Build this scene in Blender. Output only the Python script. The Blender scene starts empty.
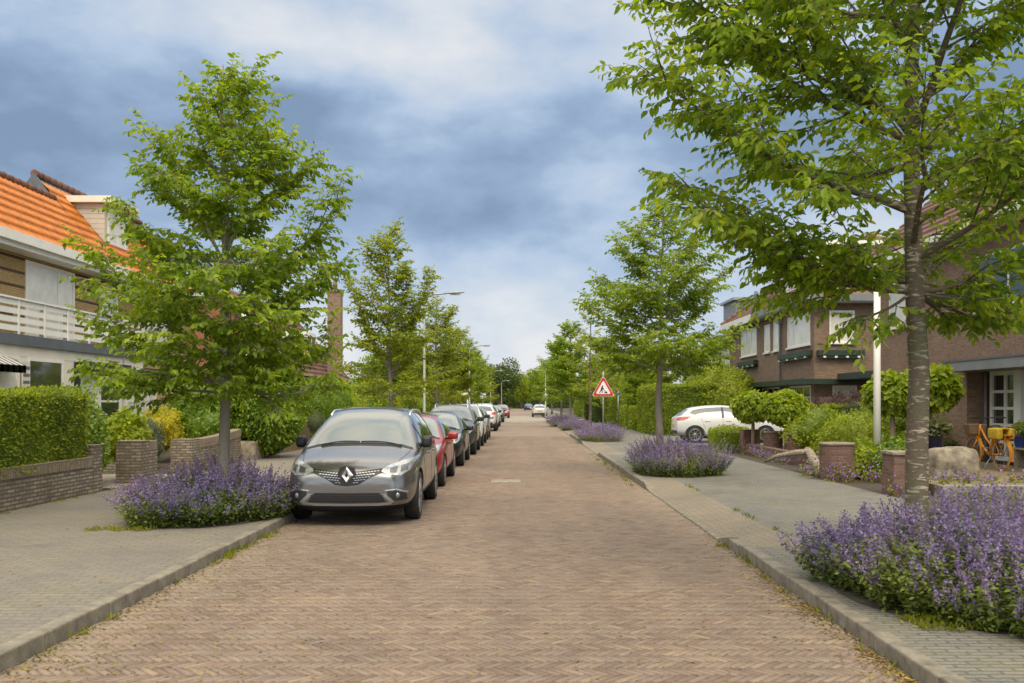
import bpy, bmesh, math, random
import numpy as np
from mathutils import Vector, Matrix
from mathutils.bvhtree import BVHTree
R = math.radians
C = bpy.context.scene.collection
scene = bpy.context.scene
random.seed(4)

# ------------------------------------------------------------------ materials
def new_mat(name):
    m = bpy.data.materials.new(name); m.use_nodes = True
    nt = m.node_tree
    return m, nt, nt.nodes, nt.links, nt.nodes['Principled BSDF']

def lk(nt, a, b): nt.links.new(a, b)

def noise(nt, scale, detail=6, rough=.6, vec=None, dist=0):
    n = nt.nodes.new('ShaderNodeTexNoise'); n.inputs['Scale'].default_value = scale
    n.inputs['Detail'].default_value = detail; n.inputs['Roughness'].default_value = rough
    n.inputs['Distortion'].default_value = dist
    if vec is not None: lk(nt, vec, n.inputs['Vector'])
    return n.outputs['Fac']

def ramp(nt, fac, stops):
    r = nt.nodes.new('ShaderNodeValToRGB'); e = r.color_ramp.elements
    while len(e) < len(stops): e.new(.5)
    for i, (p, c) in enumerate(stops):
        e[i].position = p; e[i].color = (*c, 1) if len(c) == 3 else c
    lk(nt, fac, r.inputs['Fac']); return r.outputs['Color']

def mixc(nt, fac, a, b, mode='MIX'):
    n = nt.nodes.new('ShaderNodeMix'); n.data_type = 'RGBA'; n.blend_type = mode
    for s, v in ((n.inputs[0], fac), (n.inputs[6], a), (n.inputs[7], b)):
        if isinstance(v, (int, float)): s.default_value = v
        elif isinstance(v, tuple): s.default_value = (*v, 1)
        else: lk(nt, v, s)
    return n.outputs[2]

def math_n(nt, op, a, b=None, c=None):
    n = nt.nodes.new('ShaderNodeMath'); n.operation = op
    for i, v in enumerate((a, b, c)):
        if v is None: continue
        if isinstance(v, (int, float)): n.inputs[i].default_value = v
        else: lk(nt, v, n.inputs[i])
    return n.outputs[0]

def bump(nt, h, strength, dist, bsdf):
    b = nt.nodes.new('ShaderNodeBump'); b.inputs['Strength'].default_value = strength
    b.inputs['Distance'].default_value = dist
    lk(nt, h, b.inputs['Height']); lk(nt, b.outputs[0], bsdf.inputs['Normal'])

def wpos(nt):
    g = nt.nodes.new('ShaderNodeNewGeometry'); return g.outputs['Position']

def simple(name, col, rough=.6, metal=0, spec=.5, coat=0, var=0, scale=8, bmp=0):
    m, nt, N, L, b = new_mat(name)
    b.inputs['Base Color'].default_value = (*col, 1); b.inputs['Roughness'].default_value = rough
    b.inputs['Metallic'].default_value = metal; b.inputs['Specular IOR Level'].default_value = spec
    b.inputs['Coat Weight'].default_value = coat; b.inputs['Coat Roughness'].default_value = .04
    if var:
        tc = N.new('ShaderNodeTexCoord')
        f = noise(nt, scale, 7, .65, tc.outputs['Object'])
        c = ramp(nt, f, [(.3, tuple(x*(1-var) for x in col)), (.7, tuple(min(1, x*(1+var*.7)) for x in col))])
        lk(nt, c, b.inputs['Base Color'])
        if bmp: bump(nt, f, bmp, .02, b)
    return m

def paint(name, col, metal=.0, rough=.3):
    m, nt, N, L, b = new_mat(name)
    tc = N.new('ShaderNodeTexCoord')
    f = noise(nt, 1.7, 8, .7, tc.outputs['Object'])
    dust = ramp(nt, f, [(.45, (0, 0, 0)), (.8, (.16, .16, .16))])
    c = mixc(nt, dust, tuple(col), (.30, .28, .24))
    lk(nt, c, b.inputs['Base Color'])
    b.inputs['Metallic'].default_value = metal; b.inputs['Roughness'].default_value = rough
    b.inputs['Coat Weight'].default_value = .7; b.inputs['Coat Roughness'].default_value = .06
    return m

def brick_mat(name, c1, c2, mortar, bw=.21, bh=.06, mort=.008, stain=.35, bands=False):
    """world-space bricks on upright walls: u runs along the wall whichever way it faces"""
    m, nt, N, L, b = new_mat(name)
    g = N.new('ShaderNodeNewGeometry')
    sp = N.new('ShaderNodeSeparateXYZ'); lk(nt, g.outputs['Position'], sp.inputs[0])
    sn = N.new('ShaderNodeSeparateXYZ'); lk(nt, g.outputs['True Normal'], sn.inputs[0])
    ax = math_n(nt, 'GREATER_THAN', math_n(nt, 'ABSOLUTE', sn.outputs[0]), .6)
    az = math_n(nt, 'GREATER_THAN', math_n(nt, 'ABSOLUTE', sn.outputs[2]), .7)
    u = math_n(nt, 'ADD', math_n(nt, 'MULTIPLY', sp.outputs[1], ax), math_n(nt, 'MULTIPLY', sp.outputs[0], math_n(nt, 'SUBTRACT', 1, ax)))
    v = math_n(nt, 'ADD', math_n(nt, 'MULTIPLY', sp.outputs[2], math_n(nt, 'SUBTRACT', 1, az)), math_n(nt, 'MULTIPLY', sp.outputs[1], az))
    cb = N.new('ShaderNodeCombineXYZ'); lk(nt, u, cb.inputs[0]); lk(nt, v, cb.inputs[1])
    t = N.new('ShaderNodeTexBrick'); lk(nt, cb.outputs[0], t.inputs['Vector'])
    t.inputs['Scale'].default_value = 1; t.inputs['Brick Width'].default_value = bw; t.inputs['Row Height'].default_value = bh
    t.inputs['Mortar Size'].default_value = mort; t.inputs['Mortar Smooth'].default_value = .2; t.inputs['Bias'].default_value = 0
    t.inputs['Color1'].default_value = (*c1, 1); t.inputs['Color2'].default_value = (*c2, 1); t.inputs['Mortar'].default_value = (*mortar, 1)
    f = noise(nt, 1.3, 8, .7, g.outputs['Position'])
    f2 = noise(nt, 14, 4, .6, g.outputs['Position'])
    c = t.outputs['Color']
    if bands:
        fr = math_n(nt, 'FRACT', math_n(nt, 'DIVIDE', sp.outputs[2], .34))
        c = mixc(nt, math_n(nt, 'LESS_THAN', fr, .2), c, mixc(nt, .5, (.10, .055, .04), c, 'MULTIPLY'))
    c = mixc(nt, ramp(nt, f, [(.35, (0, 0, 0)), (.75, (stain,)*3)]), c, tuple(x*.45 for x in c1))
    c = mixc(nt, .5, c, ramp(nt, f2, [(.3, (.5, .5, .5)), (.7, (1.3, 1.27, 1.22))]), 'MULTIPLY')
    lk(nt, c, b.inputs['Base Color']); b.inputs['Roughness'].default_value = .85
    h = math_n(nt, 'ADD', math_n(nt, 'MULTIPLY', t.outputs['Fac'], -1), math_n(nt, 'MULTIPLY', f2, .5))
    bump(nt, h, .6, .01, b)
    return m

def paver_mat(name, c1, c2, joint, bw, bh, rot=0, moss=.0, mort=.012, big=.4):
    m, nt, N, L, b = new_mat(name)
    p = wpos(nt)
    mp = N.new('ShaderNodeMapping'); mp.inputs['Rotation'].default_value = (0, 0, rot); lk(nt, p, mp.inputs[0])
    t = N.new('ShaderNodeTexBrick'); lk(nt, mp.outputs[0], t.inputs['Vector'])
    t.inputs['Scale'].default_value = 1; t.inputs['Brick Width'].default_value = bw; t.inputs['Row Height'].default_value = bh
    t.inputs['Mortar Size'].default_value = mort; t.inputs['Mortar Smooth'].default_value = .3
    t.inputs['Color1'].default_value = (*c1, 1); t.inputs['Color2'].default_value = (*c2, 1); t.inputs['Mortar'].default_value = (*joint, 1)
    f = noise(nt, big, 9, .7, p); f2 = noise(nt, 40, 4, .7, p); f3 = noise(nt, 3.1, 8, .72, p)
    c = mixc(nt, 1, t.outputs['Color'], ramp(nt, f, [(.25, (.62, .62, .60)), (.5, (.95, .95, .95)), (.75, (1.18, 1.14, 1.06))]), 'MULTIPLY')
    c = mixc(nt, .8, c, ramp(nt, f2, [(.3, (.6, .6, .6)), (.7, (1.25, 1.25, 1.25))]), 'MULTIPLY')
    c = mixc(nt, ramp(nt, f3, [(.5, (0, 0, 0)), (.72, (.55, .55, .55))]), c, (.235, .20, .15))
    if moss:
        mm = math_n(nt, 'MULTIPLY', t.outputs['Fac'], ramp(nt, noise(nt, 1.1, 5, .6, p), [(.45, (0, 0, 0)), (.6, (moss,)*3)]))
        c = mixc(nt, mm, c, (.14, .13, .03))
    lk(nt, c, b.inputs['Base Color']); b.inputs['Roughness'].default_value = .9
    h = math_n(nt, 'ADD', math_n(nt, 'MULTIPLY', t.outputs['Fac'], -1), math_n(nt, 'MULTIPLY', f2, .6))
    bump(nt, h, .55, .008, b)
    return m

def leaf_mat(name, stops, trans=.35, rough=.45, spec=.35):
    m, nt, N, L, b = new_mat(name)
    g = N.new('ShaderNodeNewGeometry')
    f = g.outputs['Random Per Island']
    c = ramp(nt, f, stops)
    p = noise(nt, 1.1, 3, .5, g.outputs['Position'])
    c = mixc(nt, 1, c, ramp(nt, p, [(.3, (.72, .78, .8)), (.7, (1.28, 1.2, 1.0))]), 'MULTIPLY')
    lk(nt, c, b.inputs['Base Color']); b.inputs['Roughness'].default_value = rough; b.inputs['Specular IOR Level'].default_value = spec
    t = N.new('ShaderNodeBsdfTranslucent')
    lk(nt, mixc(nt, 1, c, (1.5, 1.45, .7), 'MULTIPLY'), t.inputs['Color'])
    mx = N.new('ShaderNodeMixShader'); mx.inputs[0].default_value = trans
    lk(nt, b.outputs[0], mx.inputs[1]); lk(nt, t.outputs[0], mx.inputs[2])
    lk(nt, mx.outputs[0], N['Material Output'].inputs['Surface'])
    return m

def bark_mat(name, c1, c2, band=0):
    m, nt, N, L, b = new_mat(name)
    p = wpos(nt)
    mp = N.new('ShaderNodeMapping'); mp.inputs['Scale'].default_value = (9, 9, 42 if band else 5); lk(nt, p, mp.inputs[0])
    f = noise(nt, 1, 5, .6, mp.outputs[0], .4); f2 = noise(nt, 30, 5, .7, p)
    c = mixc(nt, f2, c1, c2)
    if band:
        c = mixc(nt, ramp(nt, f, [(.56, (0, 0, 0)), (.62, (1, 1, 1))]), c, (.42, .36, .27))
        c = mixc(nt, ramp(nt, noise(nt, 3, 4, .6, p), [(.45, (0, 0, 0)), (.7, (.6, .6, .6))]), c, (.10, .105, .05))
    lk(nt, c, b.inputs['Base Color']); b.inputs['Roughness'].default_value = .85
    bump(nt, math_n(nt, 'ADD', f, math_n(nt, 'MULTIPLY', f2, .4)), .6, .015, b)
    return m

M = {}
G3 = lambda d, m, l: [(0, d), (.5, m), (1, l)]
M['leaf_near'] = leaf_mat('leaf_near', [(0, (.115, .20, .016)), (.5, (.22, .335, .024)), (.93, (.32, .40, .030)), (1, (.40, .41, .03))], .52)
M['leaf_street'] = leaf_mat('leaf_street', G3((.11, .185, .013), (.205, .305, .018), (.32, .40, .024)), .48)
M['leaf_olive'] = leaf_mat('leaf_olive', G3((.14, .185, .014), (.235, .29, .018), (.34, .38, .024)), .48)
M['leaf_bright'] = leaf_mat('leaf_bright', G3((0.148, 0.213, 0.013), (0.248, 0.322, 0.020), (0.362, 0.399, 0.031)), .42)
M['leaf_dark'] = leaf_mat('leaf_dark', G3((.035, .060, .010), (.06, .098, .014), (.10, .135, .018)), .35)
M['leaf_hedge'] = leaf_mat('leaf_hedge', G3((.10, .155, .012), (.20, .265, .017), (.35, .38, .025)), .45)
M['leaf_laurel'] = leaf_mat('leaf_laurel', G3((0.094, 0.172, 0.012), (0.166, 0.262, 0.017), (0.274, 0.359, 0.026)), .4, .35, .5)
M['leaf_catalpa'] = leaf_mat('leaf_catalpa', G3((0.148, 0.213, 0.016), (0.242, 0.322, 0.022), (0.349, 0.412, 0.038)), .42)
M['leaf_gold'] = leaf_mat('leaf_gold', G3((.22, .24, .015), (.40, .37, .02), (.55, .47, .03)), .4)
M['leaf_red'] = leaf_mat('leaf_red', G3((.03, .01, .012), (.06, .022, .02), (.09, .04, .025)), .3)
M['leaf_nepeta'] = leaf_mat('leaf_nepeta', G3((.09, .125, .03), (.15, .20, .05), (.22, .265, .08)), .35, .7, .2)
M['blossom'] = leaf_mat('blossom', G3((.14, .10, .27), (.235, .18, .42), (.37, .31, .56)), .35, .8, .1)
M['lavender'] = leaf_mat('lavender', G3((.09, .125, .06), (.14, .18, .09), (.19, .21, .15)), .3, .8, .1)
M['bellflower'] = leaf_mat('bellflower', G3((.18, .10, .40), (.28, .17, .54), (.40, .29, .66)), .35, .8, .1)
M['pink_bloom'] = leaf_mat('pink_bloom', G3((.4, .15, .2), (.5, .3, .32), (.6, .45, .4)), .3, .8, .1)
M['grey_leaf'] = leaf_mat('grey_leaf', G3((.09, .105, .065), (.14, .16, .10), (.20, .22, .15)), .3, .8, .1)
M['weed'] = leaf_mat('weed', G3((.10, .13, .012), (.19, .215, .016), (.29, .29, .02)), .4)
M['litter'] = leaf_mat('litter', [(0, (.10, .06, .03)), (.45, (.21, .125, .055)), (.8, (.31, .20, .075)), (1, (.32, .30, .05))], .2, .8, .1)
M['bark'] = bark_mat('bark', (.070, .050, .034), (.165, .128, .088), 1)
M['bark_grey'] = bark_mat('bark_grey', (.15, .13, .10), (.31, .275, .22))
M['bark_tan'] = bark_mat('bark_tan', (.20, .15, .09), (.33, .26, .17))
M['soil'] = simple('soil', (.065, .05, .035), .95, var=.5, scale=9, bmp=.8)
M['lawn'] = simple('lawn', (.075, .10, .02), .95, var=.5, scale=3, bmp=.5)
M['asphalt_far'] = simple('asphalt_far', (.36, .34, .31), .9, var=.15, scale=.6)
M['concrete'] = simple('concrete', (.27, .235, .18), .9, var=.4, scale=5, bmp=.5)
M['concrete_grey'] = simple('concrete_grey', (.24, .23, .21), .9, var=.3, scale=6, bmp=.4)
M['kerb'] = simple('kerb', (.205, .18, .14), .9, var=.5, scale=6, bmp=.6)
M['white_paint'] = simple('white_paint', (.74, .72, .66), .5, var=.08, scale=3)
M['cream_paint'] = simple('cream_paint', (.70, .65, .54), .5, var=.1, scale=3)
M['grey_paint'] = simple('grey_paint', (.20, .205, .21), .5, var=.15, scale=3)
M['lead'] = simple('lead', (.10, .11, .125), .5, var=.2, scale=3)
M['dark_green'] = simple('dark_green', (.022, .040, .028), .45, var=.2, scale=3)
M['black'] = simple('black', (.012, .012, .013), .4)
M['matt_black'] = simple('matt_black', (.010, .010, .010), .8, spec=.2)
M['dark_plastic'] = simple('dark_plastic', (.018, .018, .019), .5)
M['rubber'] = simple('rubber', (.017, .017, .017), .8, var=.3, scale=20)
M['alloy'] = simple('alloy', (.42, .42, .43), .3, .9)
M['dark_alloy'] = simple('dark_alloy', (.10, .10, .105), .3, .8)
M['chrome'] = simple('chrome', (.80, .80, .80), .25, 1)
M['steel'] = simple('steel', (.34, .35, .36), .45, .5, var=.12, scale=5)
M['pole_grey'] = simple('pole_grey', (.26, .265, .26), .5, .2, var=.12, scale=4)
M['pole_white'] = simple('pole_white', (.62, .61, .57), .5, var=.12, scale=4)
M['red_lens'] = simple('red_lens', (.42, .012, .012), .12, coat=1)
M['amber'] = simple('amber', (.6, .2, .02), .2, coat=1)
M['clear_lens'] = simple('clear_lens', (.40, .41, .41), .1, .45, coat=1, var=.35, scale=14)
M['fog_glass'] = simple('fog_glass', (.22, .22, .22), .1, .5, coat=1)
M['lamp_dark'] = simple('lamp_dark', (.09, .09, .095), .15, .4, coat=1)
M['car_glass'] = simple('car_glass', (.035, .04, .042), .04, 0, 1.0, coat=1)
M['screen_glass'] = simple('screen_glass', (.13, .15, .14), .05, .42, 1.0, coat=1)
M['pane'] = simple('pane', (.022, .024, .024), .06, 0, .9, coat=.6)
M['pane_curtain'] = simple('pane_curtain', (.66, .63, .55), .35, 0, .5, coat=.5, var=.2, scale=2.2)
M['plate'] = simple('plate', (.62, .40, .02), .45)
M['sign_red'] = simple('sign_red', (.55, .018, .02), .4)
M['sign_white'] = simple('sign_white', (.72, .71, .68), .4)
M['sign_blue'] = simple('sign_blue', (.02, .07, .32), .4)
M['sign_black'] = simple('sign_black', (.01, .01, .01), .5)
M['tile_orange'] = simple('tile_orange', (.56, .165, .014), .55, var=.3, scale=3.5, bmp=.2)
M['tile_red'] = simple('tile_red', (.165, .078, .052), .7, var=.4, scale=4, bmp=.3)
M['timber_siding'] = simple('timber_siding', (.52, .47, .38), .6, var=.12, scale=3)
M['wood_grey'] = simple('wood_grey', (.30, .25, .185), .85, var=.6, scale=16, bmp=.9)
M['wood_fence'] = simple('wood_fence', (.21, .14, .075), .85, var=.4, scale=9, bmp=.6)
M['stone'] = simple('stone', (.25, .21, .15), .92, var=.6, scale=7, bmp=1)
M['bike_orange'] = simple('bike_orange', (.66, .25, .012), .35, coat=.5)
M['bag_yellow'] = simple('bag_yellow', (.50, .33, .02), .8, var=.5, scale=40)
M['wicker'] = simple('wicker', (.20, .13, .07), .8, var=.4, scale=60)
M['pot_blue'] = simple('pot_blue', (.02, .05, .26), .18, coat=.8)
M['pot_navy'] = simple('pot_navy', (.012, .018, .05), .2, coat=.8)
M['awning'] = simple('awning', (.56, .52, .45), .8)
M['awning_stripe'] = simple('awning_stripe', (.10, .11, .12), .8)
M['brick_brown'] = brick_mat('brick_brown', (.205, .122, .078), (.285, .182, .118), (.20, .168, .135))
M['brick_red'] = brick_mat('brick_red', (.225, .13, .086), (.31, .188, .128), (.24, .205, .165))
M['brick_orange'] = brick_mat('brick_orange', (.36, .12, .05), (.28, .09, .04), (.2, .14, .1))
M['brick_pier'] = brick_mat('brick_pier', (.15, .075, .055), (.215, .115, .085), (.16, .135, .11))
M['brick_yellow'] = brick_mat('brick_yellow', (.44, .29, .11), (.50, .35, .145), (.30, .22, .12), bands=True)
M['brick_garden'] = brick_mat('brick_garden', (.20, .155, .11), (.40, .34, .255), (.12, .10, .078), stain=.75, mort=.012)
M['coping'] = brick_mat('coping', (.235, .175, .115), (.31, .245, .17), (.15, .125, .095), bw=.065, bh=.24, stain=.5)
M['pave_right'] = paver_mat('pave_right', (.170, .163, .147), (.212, .203, .184), (.105, .098, .084), .21, .07, 0, .5)
M['pave_left'] = paver_mat('pave_left', (.188, .168, .142), (.216, .194, .165), (.165, .147, .122), .21, .105, 0, .5, big=.55)
M['apron'] = paver_mat('apron', (.225, .188, .142), (.252, .21, .158), (.175, .145, .108), .21, .105, 0, .3)
M['patio'] = paver_mat('patio', (.25, .19, .115), (.30, .235, .15), (.16, .14, .07), .20, .10, 0, .9)

def road_brick():
    m, nt, N, L, b = new_mat('road_brick')
    g = N.new('ShaderNodeNewGeometry')
    c = ramp(nt, g.outputs['Random Per Island'], [(0, (.178, .125, .096)), (.3, (.215, .156, .119)), (.6, (.235, .172, .130)), (.85, (.226, .178, .143)), (1, (.285, .208, .145))])
    f = noise(nt, .35, 9, .72, g.outputs['Position']); f2 = noise(nt, 55, 4, .7, g.outputs['Position'])
    c = mixc(nt, 1, c, ramp(nt, f, [(.25, (.74, .74, .75)), (.5, (1, 1, 1)), (.75, (1.2, 1.15, 1.06))]), 'MULTIPLY')
    c = mixc(nt, .7, c, ramp(nt, f2, [(.3, (.66, .66, .66)), (.7, (1.22, 1.22, 1.22))]), 'MULTIPLY')
    mp = N.new('ShaderNodeMapping'); mp.inputs['Scale'].default_value = (1.3, .05, 1); lk(nt, g.outputs['Position'], mp.inputs[0])
    c = mixc(nt, 1, c, ramp(nt, noise(nt, 1, 4, .6, mp.outputs[0]), [(.3, (.86, .86, .87)), (.7, (1.10, 1.08, 1.05))]), 'MULTIPLY')
    # sandy dust toward where it settles in drifts
    f3 = noise(nt, 1.9, 8, .75, g.outputs['Position'])
    c = mixc(nt, ramp(nt, f3, [(.52, (0, 0, 0)), (.78, (.6, .6, .6))]), c, (.26, .205, .15))
    sx_ = N.new('ShaderNodeSeparateXYZ'); lk(nt, g.outputs['Position'], sx_.inputs[0])
    edge = math_n(nt, 'ABSOLUTE', math_n(nt, 'ADD', sx_.outputs[0], .43))
    e1 = math_n(nt, 'MULTIPLY', math_n(nt, 'SUBTRACT', edge, 2.25), 1.4); e1.node.use_clamp = True
    e1 = math_n(nt, 'MULTIPLY', e1, ramp(nt, noise(nt, 2.6, 8, .7, g.outputs['Position']), [(.38, (0, 0, 0)), (.62, (.9, .9, .9))]))
    c = mixc(nt, e1, c, (.29, .235, .17))
    lk(nt, c, b.inputs['Base Color']); b.inputs['Roughness'].default_value = .88
    bump(nt, f2, .5, .004, b)
    return m
def road_joint():
    m, nt, N, L, b = new_mat('road_joint')
    p = wpos(nt)
    c = mixc(nt, ramp(nt, noise(nt, .9, 6, .7, p), [(.45, (0, 0, 0)), (.62, (1, 1, 1))]), (.085, .065, .045), (.15, .135, .03))
    c = mixc(nt, .6, c, ramp(nt, noise(nt, 30, 4, .7, p), [(.3, (.5, .5, .5)), (.7, (1.3, 1.3, 1.3))]), 'MULTIPLY')
    lk(nt, c, b.inputs['Base Color']); b.inputs['Roughness'].default_value = .95
    return m
M['road_brick'] = road_brick(); M['road_joint'] = road_joint()
M['road_far'] = simple('road_far', (.215, .160, .120), .9, var=.16, scale=.9)
M['table_far'] = simple('table_far', (.29, .25, .20), .9, var=.12, scale=1.2)

# ------------------------------------------------------------------ mesh helpers
class MB:
    def __init__(s): s.v = []; s.f = []; s.m = []; s.sm = []
    def add(s, v, f, mi=0, smooth=False):
        o = len(s.v); s.v += [tuple(p) for p in v]
        for q in f: s.f.append([i+o for i in q]); s.m.append(mi); s.sm.append(smooth)
    def box(s, x0, x1, y0, y1, z0, z1, mi=0, bev=0):
        if bev:
            bm = bmesh.new(); bmesh.ops.create_cube(bm, size=1)
            for v in bm.verts: v.co = Vector(((x0+x1)/2+v.co.x*(x1-x0), (y0+y1)/2+v.co.y*(y1-y0), (z0+z1)/2+v.co.z*(z1-z0)))
            bmesh.ops.bevel(bm, geom=bm.edges[:], offset=bev, segments=2, affect='EDGES', profile=.5)
            s.bm(bm, mi); return
        s.add([(x0,y0,z0),(x1,y0,z0),(x1,y1,z0),(x0,y1,z0),(x0,y0,z1),(x1,y0,z1),(x1,y1,z1),(x0,y1,z1)],
              [(0,3,2,1),(4,5,6,7),(0,1,5,4),(1,2,6,5),(2,3,7,6),(3,0,4,7)], mi)
    def bm(s, bm, mi=0, smooth=False):
        bm.verts.ensure_lookup_table(); bm.verts.index_update()
        s.add([v.co[:] for v in bm.verts], [[v.index for v in f.verts] for f in bm.faces], mi, smooth); bm.free()
    def tube(s, pts, rad, n=8, mi=0, cap=True, smooth=True):
        pts = [Vector(p) for p in pts]
        if not hasattr(rad, '__len__'): rad = [rad]*len(pts)
        o = len(s.v); ref = None
        for i, p in enumerate(pts):
            t = (pts[min(i+1, len(pts)-1)] - pts[max(i-1, 0)]).normalized()
            if ref is None: ref = t.orthogonal().normalized()
            ref = (ref - t*ref.dot(t)); ref = ref.normalized() if ref.length > 1e-6 else t.orthogonal().normalized()
            b = t.cross(ref)
            for k in range(n):
                a = 2*math.pi*k/n
                s.v.append(tuple(p + (ref*math.cos(a) + b*math.sin(a))*rad[i]))
        for i in range(len(pts)-1):
            for k in range(n):
                s.f.append([o+i*n+k, o+i*n+(k+1)%n, o+(i+1)*n+(k+1)%n, o+(i+1)*n+k]); s.m.append(mi); s.sm.append(smooth)
        if cap:
            s.f.append([o+k for k in range(n)][::-1]); s.m.append(mi); s.sm.append(False)
            e = o+(len(pts)-1)*n
            s.f.append([e+k for k in range(n)]); s.m.append(mi); s.sm.append(False)
    def lathe(s, prof, c=(0,0,0), n=24, axis='z', mi=0, smooth=True):
        o = len(s.v)
        for r, h in prof:
            for k in range(n):
                a = 2*math.pi*k/n; p = (r*math.cos(a), r*math.sin(a), h)
                if axis == 'x': p = (h, r*math.cos(a), r*math.sin(a))
                s.v.append((p[0]+c[0], p[1]+c[1], p[2]+c[2]))
        for i in range(len(prof)-1):
            for k in range(n):
                s.f.append([o+i*n+k, o+i*n+(k+1)%n, o+(i+1)*n+(k+1)%n, o+(i+1)*n+k]); s.m.append(mi); s.sm.append(smooth)
    def prism(s, poly, y0, y1, fn=None, mi=0):
        """poly in (a, b); fn(a, b, t) -> point"""
        fn = fn or (lambda a, b, t: (a, t, b))
        n = len(poly)
        v = [fn(a, b, y0) for a, b in poly] + [fn(a, b, y1) for a, b in poly]
        s.add(v, [list(range(n))[::-1], list(range(n, 2*n))] + [[i, (i+1) % n, n+(i+1) % n, n+i] for i in range(n)], mi)
    def build(s, name, mats, parent=None):
        me = bpy.data.meshes.new(name); me.from_pydata(s.v, [], s.f)
        if not isinstance(mats, (list, tuple)): mats = [mats]
        for m in mats: me.materials.append(m)
        me.polygons.foreach_set('material_index', s.m); me.polygons.foreach_set('use_smooth', s.sm)
        bm = bmesh.new(); bm.from_mesh(me); bmesh.ops.recalc_face_normals(bm, faces=bm.faces[:]); bm.to_mesh(me); bm.free()
        me.update()
        return link(name, me, parent)

def link(name, me, parent=None):
    o = bpy.data.objects.new(name, me); C.objects.link(o)
    if parent is not None: o.parent = parent
    return o
def tag(o, label=None, cat=None, group=None, kind=None):
    if label: o['label'] = label
    if cat: o['category'] = cat
    if group: o['group'] = group
    if kind: o['kind'] = kind
    return o
def thing(name, label, cat, loc=(0,0,0), rz=0, group=None):
    o = bpy.data.objects.new(name, None); C.objects.link(o); o.empty_display_size = .2
    o.location = loc; o.rotation_euler = (0, 0, rz)
    return tag(o, label, cat, group)
def struct(o): return tag(o, kind='structure')
def copy_tree(o, parent=None):
    c = o.copy(); C.objects.link(c)
    if parent is not None: c.parent = parent
    for ch in [k for k in o.children]: copy_tree(ch, c)
    return c
def npmesh(name, V, F, mat, smooth=False):
    me = bpy.data.meshes.new(name)
    V = np.asarray(V, dtype=np.float32); F = np.asarray(F, dtype=np.int32); k = F.shape[1]
    me.vertices.add(len(V)); me.vertices.foreach_set('co', V.ravel())
    me.loops.add(F.size); me.loops.foreach_set('vertex_index', F.ravel())
    me.polygons.add(len(F)); me.polygons.foreach_set('loop_start', np.arange(len(F), dtype=np.int32)*k)
    me.materials.append(mat); me.update(calc_edges=True)
    if smooth: me.polygons.foreach_set('use_smooth', np.ones(len(F), dtype=bool))
    return me

# ------------------------------------------------------------------ foliage helpers
def nrm(a): return a/np.maximum(np.linalg.norm(a, axis=-1, keepdims=True), 1e-9)
def leaf_geo(P, A, N, L, W, rng, fine=True):
    """P base points, A long axes, N rough normals. fine: eight-cornered folded leaf of two quads, else one kite"""
    n = len(P); A = nrm(A); B = nrm(np.cross(A, N)); N = np.cross(B, A)
    L = (L*rng.uniform(.65, 1.25, n))[:, None]; W = L*W
    if fine:
        cu = rng.uniform(.05, .3, n)[:, None]
        V = np.stack([P, P+A*L*.35+B*W*.5+N*L*.07, P+A*L*.72+B*W*.36+N*L*.0, P+A*L-N*L*cu,
                      P+A*L*.72-B*W*.36+N*L*.0, P+A*L*.35-B*W*.5+N*L*.07], 1)
        o = (np.arange(n)*6)[:, None]
        F = np.concatenate([o+np.array([0, 1, 2, 3]), o+np.array([0, 3, 4, 5])])
    else:
        V = np.stack([P, P+A*L*.45+B*W*.5, P+A*L-N*L*.12, P+A*L*.45-B*W*.5], 1)
        o = (np.arange(n)*4)[:, None]; F = o+np.array([0, 1, 2, 3])
    return V.reshape(-1, 3), F
class Leaves:
    def __init__(s, seed): s.rng = np.random.default_rng(seed); s.P = []; s.A = []; s.N = []
    def put(s, P, A, N): s.P.append(P); s.A.append(A); s.N.append(N)
    def build(s, name, L, W, mat, parent=None, fine=True):
        P, A, N = (np.concatenate(x) for x in (s.P, s.A, s.N))
        V, F = leaf_geo(P, A, N, L, W, s.rng, fine)
        return link(name, npmesh(name, V, F, mat), parent)

def polyline(rng, start, target, n, sag, wob):
    s, t = np.array(start, float), np.array(target, float)
    k = np.linspace(0, 1, n)[:, None]; d = t-s; L = np.linalg.norm(d)
    p = s + d*k; p[:, 2] += (sag*L*np.sin(np.pi*k))[:, 0]
    w = rng.normal(0, wob*L, (n, 3)); w[0] = 0; w[-1] *= .5
    p += np.cumsum(w, 0)*.35 - (np.cumsum(w, 0)*.35)[-1]*k
    return p
def at_line(p, s):
    x = s*(len(p)-1); i = min(int(x), len(p)-2); f = x-i
    return p[i]*(1-f)+p[i+1]*f, p[i+1]-p[i]

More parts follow.
